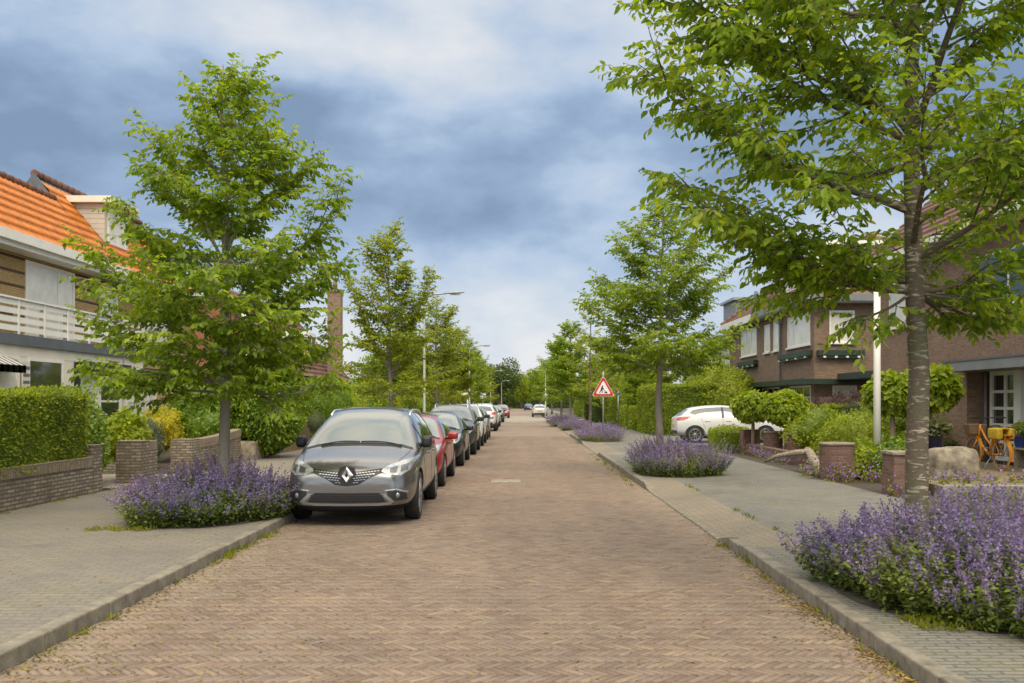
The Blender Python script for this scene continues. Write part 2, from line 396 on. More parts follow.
def make_tree(name, label, cat, loc, seed, H, r0, env, h0, nprim, limbs, leafL, leafW, leafmat, bark, group,
              spacing=.034, elev=(10, 62), fine=True, sec_gap=.19, twig_gap=.066, rz=0, lean=(0, 0), wood_sides=7, droop=.45, lim0=None):
    rng = np.random.default_rng(seed)
    root = thing(name, label, cat, loc, rz, group)
    wood = MB(); lv = Leaves(seed+1)
    n = 16; tp = np.zeros((n, 3)); k = np.linspace(0, 1, n)
    tp[:, 2] = k*H; w = np.cumsum(rng.normal(0, .018, (n, 2)), 0); w[:3] *= .3
    tp[:, 0] = w[:, 0]+lean[0]*k; tp[:, 1] = w[:, 1]+lean[1]*k
    tr = r0*(1-k)**1.1+.012; tr[0] *= 1.28
    wood.tube(tp, list(tr), 14 if fine else 8)
    if rng.random() < 2:
        prims = []
        for i in range(nprim):
            t = (i+.5+rng.uniform(-.4, .4))/nprim; h = h0+(H*.97-h0)*t**.95
            az = i*2.39996+rng.uniform(-.5, .5); e = R(elev[0]+(elev[1]-elev[0])*t+rng.uniform(-12, 22))
            rad = env(t)*rng.uniform(.5, 1.1)
            prims.append((h, (rad*math.cos(az), rad*math.sin(az), h+rad*math.tan(min(e, R(68)))), rng.uniform(-.06, .05)))
        for hs, tg in limbs: prims.append((max(lim0 or h0, min(hs, tg[2]-.55*math.hypot(tg[0], tg[1]))), tg, rng.uniform(-.04, .03)))
        for h, tg, sag in prims:
            st, _ = at_line(tp, min(h/H, .985))
            tg = np.array(tg); L = np.linalg.norm(tg-st)
            if L < .15: continue
            p = polyline(rng, st, tg, 9, -abs(sag)-.05, .02)
            ra = min(np.interp(h/H, k, tr)*.6, .008+.0125*L)
            wood.tube(p, list(np.linspace(ra, .004, 9)), wood_sides, cap=False)
            lines = [(p, .45, L)]
            ns = max(2, int(L/sec_gap)); up = np.array([0, 0, 1.])
            for j in range(ns):
                s = .14+.84*(j+rng.uniform(.1, .9))/ns
                b, d = at_line(p, s); d = nrm(d); side = nrm(np.cross(d, up))*(1 if j % 2 else -1)
                L2 = (.22+.5*(1-s)**.8)*min(L, 2.6)*rng.uniform(.5, 1.05)
                dd = nrm(d*rng.uniform(.5, 1)+side*rng.uniform(.5, 1.1)+up*rng.uniform(-.35, .65))
                q = polyline(rng, b, b+dd*L2, 6, rng.uniform(-.08, .10), .035)
                wood.tube(q, list(np.linspace(min(ra*.45, .012), .0025, 6)), 4, cap=False)
                lines.append((q, .08, L2))
            for q, s0, LL in lines:
                nt_ = max(1, int(LL*(1-s0)/twig_gap))
                for j in range(nt_+1):
                    s = s0+(1-s0)*(j+rng.uniform(.2, .8))/(nt_+1) if j < nt_ else .985
                    b, d = at_line(q, s); d = nrm(d); side = nrm(np.cross(d, up))*(1 if j % 2 else -1)
                    tl = rng.uniform(.14, .36)
                    dd = nrm(d*rng.uniform(.4, 1.1)+(side*rng.uniform(.3, 1) if j < nt_ else 0)+up*rng.uniform(-.5, .3))
                    m = max(3, int(tl/spacing)); u = (np.arange(m)+rng.uniform(.3, .9))/m
                    P = b+dd*tl*u[:, None]; P[:, 2] -= (u**2)*.05
                    if fine: wood.tube([b, b+dd*tl*.5+np.array([0, 0, -.012]), b+dd*tl+np.array([0, 0, -.05])], [.003, .0025, .0015], 3, cap=False)
                    sd = nrm(np.cross(dd, up)+1e-6); alt = np.where(np.arange(m) % 2 == 0, 1., -1.)[:, None]
                    A = dd*.55+sd*alt*rng.uniform(.4, .95, m)[:, None]+rng.normal(0, .22, (m, 3)); A[:, 2] -= droop*rng.uniform(.2, 1.5, m)
                    N = up+rng.normal(0, .6, (m, 3))
                    lv.put(P, A, N)
    wood.build('trunk', bark, root)
    lv.build('crown', leafL, leafW, leafmat, root, fine)
    return root

def lump(P, seed, amp, f=2.2):
    r = np.random.default_rng(seed); s = np.zeros(len(P))
    for i in range(7):
        d = r.normal(0, 1, 3)*f*(1+i*.45); s += np.sin(P@d+r.uniform(0, 6))/(1+i*.4)
    return 1+amp*s/2.2
def sphere_pts(rng, n): return nrm(rng.normal(0, 1, (n, 3)))

def blob(name, label, cat, c, rad, n, leafL, leafW, mat, seed, group=None, amp=.13, droop=.3, fine=False, parent=None, power=2.0, stem=None, flat=0):
    """a leafy bush: leaves through the outer third of a lumpy superellipsoid and a lumpy twiggy inside"""
    rng = np.random.default_rng(seed); lv = Leaves(seed)
    D = sphere_pts(rng, n); D = D[D[:, 2] > -.97] if not flat else D[D[:, 2] > -flat]
    def shape(D):
        s = (np.abs(D[:, 0])**power+np.abs(D[:, 1])**power+np.abs(D[:, 2])**power)**(-1/power)
        return D*s[:, None]
    S = shape(D)*np.array(rad)
    depth = 1-np.abs(rng.normal(0, .13, len(S)))
    lm = lump(S, seed, amp, 2.4/max(.4, min(rad)))
    P = S*(lm*depth)[:, None]
    Nn = nrm(S/np.array(rad)**2)
    A = Nn*.45+rng.normal(0, .55, P.shape); A[:, 2] -= droop
    lv.put(P, A, Nn*1.0+rng.normal(0, .45, P.shape)+np.array([0, 0, .35]))
    o = None
    P_, A_, N_ = (np.concatenate(x) for x in (lv.P, lv.A, lv.N))
    V, F = leaf_geo(P_, A_, N_, leafL, leafW, rng, fine)
    bm = bmesh.new(); bmesh.ops.create_icosphere(bm, subdivisions=4, radius=1)
    K = np.array([v.co[:] for v in bm.verts]); KS = shape(nrm(K))*np.array(rad); KS = KS*(lump(KS, seed, amp, 2.4/max(.4, min(rad)))*.84)[:, None]
    T = np.array([[v.index for v in f.verts] for f in bm.faces]); bm.free()
    if flat: KS[:, 2] = np.maximum(KS[:, 2], -flat*rad[2])
    if F.shape[1] == 4: T = np.concatenate([T, T[:, 2:3]], 1)
    me = npmesh(name, V, F, mat)
    core = npmesh(name+'_inner', KS, T[:, :3], mat)
    bm = bmesh.new(); bm.from_mesh(me); bm.from_mesh(core); bm.to_mesh(me); bm.free(); bpy.data.meshes.remove(core)
    if stem:
        root = thing(name, label, cat, (c[0], c[1], stem[0]), 0, group)
        o = link('crown', me, root); o.location = (0, 0, c[2]-stem[0])
        t = MB(); r = np.random.default_rng(seed)
        hh = c[2]-stem[0]-rad[2]*.3
        t.tube([(0, 0, -.02), (.01, .01, hh*.5), (0, .01, hh), (.0, .0, hh+.3)], [stem[1]*1.15, stem[1], stem[1]*.95, stem[1]*.5], 10)
        for i in range(6):
            a = i*1.05; t.tube([(0, 0, hh), (rad[0]*.5*math.cos(a), rad[1]*.5*math.sin(a), hh+rad[2]*.6)], [stem[1]*.5, .006], 6)
        t.build('trunk', stem[2], root)
        return root
    o = link(name, me, parent); o.location = c
    if label: tag(o, label, cat, group)
    return o

def hedge(name, label, box, n, leafL, leafW, mat, seed, round_=.12, amp=.05, group=None, droop=.25, cat='hedge', fine=False):
    x0, x1, y0, y1, z0, z1 = box
    rng = np.random.default_rng(seed)
    c = np.array([(x0+x1)/2, (y0+y1)/2, (z0+z1)/2]); h = np.array([(x1-x0)/2, (y1-y0)/2, (z1-z0)/2])
    ar = np.array([h[1]*h[2], h[1]*h[2], h[0]*h[2], h[0]*h[2], h[0]*h[1]*1.2]); ar /= ar.sum()
    f = rng.choice(5, n, p=ar); P = rng.uniform(-1, 1, (n, 3))*h; Nn = np.zeros((n, 3))
    for k, (ax, sg) in enumerate(((0, 1), (0, -1), (1, 1), (1, -1), (2, 1))):
        q = f == k; P[q, ax] = sg*h[ax]; Nn[q, ax] = sg
    inner = np.maximum(h-round_, .02); Q = np.clip(P, -inner, inner); Q[:, 2] = np.where(P[:, 2] < 0, P[:, 2], Q[:, 2])
    d = P-Q; ln = np.linalg.norm(d, axis=1, keepdims=True); rn = np.where(ln > 1e-6, d/np.maximum(ln, 1e-6), Nn)
    P = np.where(ln > 1e-6, Q+rn*np.minimum(ln, round_), P)
    lm = (lump(P, seed, 1, 2.6)-1)*amp
    dep = -np.abs(rng.normal(0, .05, n))+lm
    P = P+rn*dep[:, None]
    A = rn*.5+rng.normal(0, .6, P.shape); A[:, 2] -= droop-.25
    V, F = leaf_geo(P, A, rn+rng.normal(0, .45, P.shape)+np.array([0, 0, .3]), leafL, leafW, rng, fine)
    me = npmesh(name, V, F, mat)
    bm = bmesh.new(); bm.from_mesh(me)
    t = MB(); s = .06
    r = bmesh.ops.create_cube(bm, size=2)
    for v in r['verts']: v.co = Vector(((h[0]-s-.03)*v.co.x, (h[1]-s-.03)*v.co.y, (h[2]-s-.02)*v.co.z - .02))
    bm.to_mesh(me); bm.free()
    o = link(name, me); o.location = c
    return tag(o, label, cat, group)

def nepeta(label, c, rx, ry, h, nst, seed, group='beds of purple catmint around the street trees', leafn=6, q=1.0, lean_x=0):
    """a mound of catmint: arching stems, grey-green leaves low, whorled blossom spikes on top"""
    rng = np.random.default_rng(seed)
    root = thing('catmint_bed', label, 'flower bed', c, 0, group)
    r = np.sqrt(rng.uniform(0, 1, nst)); a = rng.uniform(0, 2*np.pi, nst)
    wob = 1+.10*np.sin(a*3+seed)+.06*np.sin(a*7+seed*2)
    B = np.stack([r*np.cos(a)*rx*.86*wob, r*np.sin(a)*ry*.86*wob, np.zeros(nst)], 1)
    out = np.stack([np.cos(a)*r, np.sin(a)*r, np.zeros(nst)], 1)
    hh = h*(1-.50*r**2.2)*rng.uniform(.60, 1.28, nst)*(1+.16*np.sin(B[:, 0]*3.1+seed)*np.sin(B[:, 1]*2.7))
    T = B+out*hh[:, None]*rng.uniform(.15, .95, nst)[:, None]+rng.normal(0, .05, (nst, 3)); T[:, 2] = np.maximum(hh, .10)
    if lean_x: T[:, 0] += lean_x*hh
    fol, flo = Leaves(seed+1), Leaves(seed+2)
    gap = np.sin(B[:, 0]*4.3+seed*1.3)*np.sin(B[:, 1]*3.7+seed)+.5*np.sin(B[:, 0]*9.1-B[:, 1]*7.3)
    ax = nrm(T-B)
    for k in range(leafn):
        u = rng.uniform(.05, .80, nst)[:, None]
        P = B+(T-B)*u+rng.normal(0, .02, (nst, 3)); P[:, 2] = np.maximum(P[:, 2], .02)
        A = rng.normal(0, 1, (nst, 3))*np.array([1, 1, .5])+out*.4
        fol.put(P, A, np.array([0, 0, 1.])+rng.normal(0, .4, (nst, 3)))
    keep = rng.uniform(0, 1, nst) < np.clip(.86+.55*gap, .22, 1)
    Tk, Bk, axk, hk = T[keep], B[keep], ax[keep], hh[keep]; m = len(Tk)
    bend = rng.normal(0, .12, (m, 3)); bend[:, 2] = 0
    spike = np.minimum(hk*.6, rng.uniform(.16, .36, m))
    nw = int(15*q)
    for k in range(nw):
        u = k/(nw-1)
        P = Tk-axk*(spike*(1-u))[:, None]+bend*(spike*u*u)[:, None]
        w = .006+.016*(1-u)
        for j in range(2 if k % 2 else 3):
            A = rng.normal(0, 1, (m, 3))+np.array([0, 0, .35])
            flo.put(P+rng.normal(0, w*.55, (m, 3)), A, rng.normal(0, 1, (m, 3)))
    fol.build('foliage', .048, .62, M['leaf_nepeta'], root, False)
    flo.build('blossom', .0235/math.sqrt(q), .8, M['blossom'], root, False)
    s = MB(); s.lathe([(0.001, .018), (.5, .017), (.98, .006)], n=28)
    s.v = [(x*rx*.88, y*ry*.88, z) for x, y, z in s.v]
    s.build('soil', M['soil'], root)
    return root

def tufts(name, pts, n_blades, L, mat, seed, flat=False, kind='stuff'):
    rng = np.random.default_rng(seed); pts = np.asarray(pts, float)
    P = np.repeat(pts, n_blades, 0)+rng.normal(0, .025, (len(pts)*n_blades, 3))*np.array([1, 1.6, 0])
    A = rng.normal(0, .7, P.shape)+np.array([0, 0, .9])
    N = rng.normal(0, 1, P.shape)
    if flat:
        A = rng.normal(0, 1, P.shape)*np.array([1, 1, .12]); N = np.array([0, 0, 1.])+rng.normal(0, .2, P.shape)
    V, F = leaf_geo(P, A, N, L, .45 if flat else .22, rng, False)
    return tag(link(name, npmesh(name, V, F, mat)), kind=kind)

# ------------------------------------------------------------------ cars (front at y=0, back along +y, x across, z up)
def body_mesh(st, wheels, wr, W):
    bm = bmesh.new(); rings = []
    for (y, zb, zm, zbelt, zt, wb, wm, wbelt, wt) in st:
        half = [(0, zb), (wb, zb), (wm, zm), (wbelt, zbelt), (wt, zt-.035), (wt*.55, zt-.008), (0, zt)]
        ring = [bm.verts.new((x, y, z)) for x, z in half]+[bm.verts.new((-x, y, z)) for x, z in half[-2:0:-1]]
        rings.append(ring)
    n = len(rings[0])
    for a, b in zip(rings, rings[1:]):
        for k in range(n): bm.faces.new((a[k], a[(k+1) % n], b[(k+1) % n], b[k]))
    bm.faces.new(rings[0][::-1]); bm.faces.new(rings[-1])
    bmesh.ops.recalc_face_normals(bm, faces=bm.faces[:])
    me = bpy.data.meshes.new('body'); bm.to_mesh(me); bm.free()
    o = bpy.data.objects.new('tmp', me); C.objects.link(o)
    s = o.modifiers.new('s', 'SUBSURF'); s.levels = 3; s.render_levels = 3
    cut = MB()
    for y in wheels:
        for sx in (-1, 1):
            cut.lathe([(0.001, sx*(W/2-.27)), (wr+.05, sx*(W/2-.27)), (wr+.05, sx*(W/2+.15)), (0.001, sx*(W/2+.15))], (0, y, wr), 40, 'x', 0, False)
    co = cut.build('cut', M['black'])
    b = o.modifiers.new('b', 'BOOLEAN'); b.operation = 'DIFFERENCE'; b.object = co; b.solver = 'EXACT'; b.use_self = True
    dg = bpy.context.evaluated_depsgraph_get()
    res = bpy.data.meshes.new_from_object(o.evaluated_get(dg))
    bpy.data.objects.remove(o); bpy.data.objects.remove(co)
    res.materials.clear()
    return res

def smooth_by_angle(me, ang=40):
    bm = bmesh.new(); bm.from_mesh(me)
    for f in bm.faces: f.smooth = True
    for e in bm.edges:
        e.smooth = len(e.link_faces) == 2 and e.calc_face_angle(0) < R(ang)
    bm.to_mesh(me); bm.free()

class Shell:
    def __init__(s, me):
        s.me = me
        s.bvh = BVHTree.FromPolygons([v.co[:] for v in me.vertices], [tuple(p.vertices) for p in me.polygons])
    def hit(s, a, b, axis, off):
        if axis == 'front': o, d = Vector((a, -3, b)), Vector((0, 1, 0))
        elif axis == 'rear': o, d = Vector((a, 12, b)), Vector((0, -1, 0))
        elif axis == 'side': o, d = Vector((3, a, b)), Vector((-1, 0, 0))
        else: o, d = Vector((a, b, 5)), Vector((0, 0, -1))
        h = s.bvh.ray_cast(o, d)
        if h[0] is None:
            mid = {'front': Vector((a, .3, b)), 'rear': Vector((a, 4.2, b)), 'side': Vector((.8, a, b)), 'top': Vector((a, b, 1.2))}[axis]
            h = s.bvh.find_nearest(mid)
        nn = h[1]
        if nn.dot(d) > 0: nn = -nn
        return h[0]+nn*off
    def patch(s, pairs, axis, off=.005, nu=14, nv=8, mirror=False, thick=.006):
        """pairs: [((lo a, lo b), (hi a, hi b)), ...] drawn in the view along axis, laid on the shell"""
        mb = MB(); k = len(pairs)-1
        V = []
        for i in range(nu+1):
            x = i/nu*k; q = min(int(x), k-1); f = x-q
            lo = [pairs[q][0][t]*(1-f)+pairs[q+1][0][t]*f for t in (0, 1)]; hi = [pairs[q][1][t]*(1-f)+pairs[q+1][1][t]*f for t in (0, 1)]
            for j in range(nv+1):
                g = j/nv; V.append(s.hit(lo[0]*(1-g)+hi[0]*g, lo[1]*(1-g)+hi[1]*g, axis, off))
        F = [[i*(nv+1)+j, (i+1)*(nv+1)+j, (i+1)*(nv+1)+j+1, i*(nv+1)+j+1] for i in range(nu) for j in range(nv)]
        bm = bmesh.new(); vs = [bm.verts.new(v) for v in V]
        for f in F: bm.faces.new([vs[i] for i in f])
        bmesh.ops.remove_doubles(bm, verts=bm.verts[:], dist=1e-5)
        ctr = s.center
        bmesh.ops.recalc_face_normals(bm, faces=bm.faces[:])
        sgn = sum((f.calc_center_median()-ctr).dot(f.normal) for f in bm.faces)
        if sgn < 0: bmesh.ops.reverse_faces(bm, faces=bm.faces[:])
        # give the panel real thickness: its rim is drawn back into the shell
        edges = [e for e in bm.edges if len(e.link_faces) == 1]
        ext = bmesh.ops.extrude_edge_only(bm, edges=edges)
        for v in [g for g in ext['geom'] if isinstance(g, bmesh.types.BMVert)]:
            nn = s.bvh.find_nearest(v.co); v.co = v.co+(nn[0]-v.co)*1.3-nn[1]*.002
        if mirror:
            for v in bm.verts: v.co.x *= -1
            bmesh.ops.reverse_faces(bm, faces=bm.faces[:])
        mb.bm(bm, 0, True)
        me = bpy.data.meshes.new('p'); me.from_pydata(mb.v, [], mb.f); smooth_by_angle(me, 35); me.update()
        return me
    center = Vector((0, 2, .7))

def part(name, me, mats, parent, label=None):
    me.name = name
    if not isinstance(mats, (list, tuple)): mats = [mats]
    for m in mats: me.materials.append(m)
    o = link(name, me, parent)
    if label: o['label'] = label
    return o

def wheel_meshes(wr, width, spokes, sx):
    t = MB(); w = width/2; ri = wr*.70
    t.lathe([(ri, -w*.8), (ri+.02, -w), (wr-.03, -w), (wr-.006, -w*.75), (wr, -w*.3), (wr, w*.3), (wr-.006, w*.75), (wr-.03, w), (ri+.02, w), (ri, w*.8), (ri, -w*.8)], n=40, axis='x')
    r = MB(); o = sx*w
    r.lathe([(ri+.002, -o*.75), (ri-.02, -o*.7), (ri-.025, o*.5), (ri+.012, o*.93), (ri+.004, o*.98), (ri-.03, o*.86)], n=40, axis='x')
    r.lathe([(.001, o*.1), (ri-.02, o*.1)], n=30, axis='x', mi=1)
    r.lathe([(.001, o*.88), (.05, o*.88), (.065, o*.78), (.07, o*.4)], n=20, axis='x')
    for k in range(spokes):
        a = 2*math.pi*k/spokes
        c, s_ = math.cos(a), math.sin(a)
        def P(x, rr, tt): return (x, rr*c-tt*s_, rr*s_+tt*c)
        hw = .9*ri/spokes
        pts = [P(o*.84, .04, -hw*.8), P(o*.84, .04, hw*.8), P(o*.90, ri-.01, hw), P(o*.90, ri-.01, -hw),
               P(o*.55, .04, -hw*.9), P(o*.55, .04, hw*.9), P(o*.6, ri-.01, hw*1.2), P(o*.6, ri-.01, -hw*1.2)]
        r.add(pts, [(0,1,2,3),(4,7,6,5),(0,4,5,1),(1,5,6,2),(2,6,7,3),(3,7,4,0)])
    return t, r

def car(kind, name, label, paintm, loc, rz, group=None, glass=None):
    S = CARS[kind]; L, W, H = S['L'], S['W'], S['H']
    root = thing(name, label, 'car', loc, rz, group)
    me = body_mesh(S['st'], S['wheels'], S['wr'], W)
    smooth_by_angle(me, 38)
    sh = Shell(me); sh.center = Vector((0, L/2, .7))
    body = part('body', me, paintm, root)
    P = lambda nm, pairs, ax, mat, off=.005, nu=14, nv=8, both=False, parent=root, label=None: [part(nm, sh.patch(pairs, ax, off, nu, nv, mi), mat, parent, label) for mi in ((False, True) if both else (False,))]
    glass = glass or M['car_glass']
    for pr in S.get('bonnet', []): P('bonnet_seam', pr, 'top', M['black'], .002, 12, 2, True)
    P('windscreen', S['screen'], 'front', glass, .004, 18, 10)
    for nm, pr in S['trim_front']: P(nm, pr, 'front', M['dark_plastic'], .003, 20, 4)
    for pr in S['side_windows']: P('side_window', pr, 'side', M['car_glass'], .005, 10, 8, True)
    for pr in S.get('pillars', []): P('door_pillar', pr, 'side', M['black'], .004, 3, 8, True)
    P('rear_window', S['rear_window'], 'rear', M['car_glass'], .005, 14, 8)
    for pr in S['seams']: P('door_seam', pr, 'side', M['black'], .0025, 10, 3, True)
    for pr in S['sills']: P('sill_trim', pr, 'side', M['dark_plastic'], .006, 16, 3, True)
    for hl in P('headlight', S['headlight'], 'front', M['clear_lens'], .008, 12, 6, True):
        pass
    heads = [o for o in root.children if o.name.startswith('headlight')]
    for o, mi in zip(heads, (False, True)):
        part('lamp', sh.patch(S['lampeye'], 'front', .012, 8, 6, mi), M['lamp_dark'], o)
        part('lamp', sh.patch(S['lampeye2'], 'front', .0125, 8, 6, mi), M['lamp_dark'], o)
    for o_, mi in zip(P('tail_light', S['tail'], 'rear', M['red_lens'], .010, 8, 6, True), (0, 1)): pass
    for pr in S.get('tail_side', []): P('tail_light', pr, 'side', M['red_lens'], .008, 8, 4, True)
    g = P('grille', S['grille'], 'front', M['black'], .005, 24, 6)[0]
    if S.get('grille_bars'):
        for pr in S['grille_bars']: part('grille_bar', sh.patch(pr, 'front', .010, 20, 1), M['alloy'], g)
    a = P('air_intake', S['intake'], 'front', M['black'], .004, 18, 5)[0]
    for pr in S.get('intake_bars', []): part('intake_bar', sh.patch(pr, 'front', .011, 18, 1), M['dark_plastic'], a)
    P('lower_bumper', S['lip'], 'front', M['matt_black'], .006, 22, 4)
    P('rear_bumper_trim', S['rlip'], 'rear', M['dark_plastic'], .006, 18, 4)
    for pr, mt in S.get('chrome', []): P('bumper_trim', pr, 'front', M[mt], .010, 16, 2, True)
    for f_ in P('fog_light', S['fog'], 'front', M['dark_plastic'], .006, 8, 6, True): pass
    fogs = [o for o in root.children if o.name.startswith('fog_light')]
    for o, sx in zip(fogs, (1, -1)):
        f = MB(); fx, fz = S['fogc']; h = sh.hit(fx, fz, 'front', .0)
        bm = bmesh.new(); bmesh.ops.create_uvsphere(bm, u_segments=16, v_segments=10, radius=.042, matrix=Matrix.Translation((sx*h.x, h.y+.006, h.z))@Matrix.Diagonal((1, .5, 1, 1)))
        f.bm(bm, 0, True); f.build('lamp', M['fog_glass'], o)
    # the rear number plate
    p = MB(); zz = S['plate_z']; yy = sh.hit(0, zz, 'rear', 0).y
    p.box(-.26, .26, yy-.01, yy+.018, zz-.055, zz+.055, 0, .006); p.build('number_plate', M['plate'], root)
    # mirrors
    for sx in (1, -1):
        m = MB(); my, mz, mx = S['mirror']
        bm = bmesh.new(); bmesh.ops.create_cube(bm, size=2); bmesh.ops.bevel(bm, geom=bm.edges[:], offset=.6, segments=5, affect='EDGES', profile=.5)
        for v in bm.verts: v.co = Vector((sx*mx+v.co.x*S.get('msize', (.105, .085, .075))[0], my+v.co.y*S.get('msize', (.105, .085, .075))[1], mz+v.co.z*S.get('msize', (.105, .085, .075))[2]))
        m.bm(bm, 0, True)
        m.tube([(sx*(mx-S.get('msize', (.105,))[0]-.05), my+.02, mz-.05), (sx*mx, my+.01, mz-.035)], [.03, .035], 8)
        m.build('mirror', S.get('mirror_mat') and M[S['mirror_mat']] or paintm, root)
    # handles
    for y in S['handles']:
        for sx in (1, -1):
            z = S['handle_z']; h = sh.hit(y, z, 'side', 0)
            b = MB(); b.box(sx*(h.x+.012)-.014, sx*(h.x+.012)+.014, y-.09, y+.09, z-.016, z+.016, 0, .010); b.build('door_handle', paintm, root)
    # wipers lie over the foot of the windscreen
    for x0, x1 in ((.62, .02), (.0, -.56)):
        w = MB(); pts = []
        for i in range(7):
            x = x0+(x1-x0)*i/6; z = S['wiper_z']-.005+.012*math.sin(math.pi*i/6)-.05*(abs(x)/.6)**2; q = sh.hit(x, z, 'front', .018); pts.append(q)
        w.tube(pts, .010, 6); w.build('wiper', M['black'], root)
    if S.get('rails'):
        y0, y1, rx = S['rails']
        for sx in (1, -1):
            r = MB(); pts = []
            for i in range(13):
                t = i/12; y = y0+(y1-y0)*t; q = sh.hit(rx, y, 'top', 0); lift = .052*min(1, 6*t, 6*(1-t)); pts.append((sx*rx, y, q.z+lift))
            r.tube(pts, .018, 8); r.build('roof_rail', M['chrome'], root)
    an = MB(); q = sh.hit(0, S['fin_y'], 'top', 0)
    an.prism([(-.09, -.01), (.09, -.01), (.10, .055)], -.015, .015, lambda a_, b_, t: (t, q.y+a_, q.z+b_)); an.build('aerial', M['black'], root)
    for y in S['wheels']:
        for sx in (1, -1):
            t, r = wheel_meshes(S['wr'], .215, S['spokes'], sx)
            w = bpy.data.objects.new('wheel', None); C.objects.link(w); w.parent = root; w.location = (sx*(W/2-.128), y, S['wr'])
            t.build('tyre', M['rubber'], w); r.build('rim', [M[S['rimmat']], M['black']], w)
    # a dark undertray and wheel housings so that no daylight shows through under the car
    u = MB(); u.box(-W/2+.28, W/2-.28, S['wheels'][0]-.25, S['wheels'][1]+.25, .17, .30); u.build('undertray', M['black'], root)
    root['_shell'] = 0
    del root['_shell']
    return root, sh

def band(z0, z1, xs): return [((x, z0), (x, z1)) for x in xs]
CARS = {}
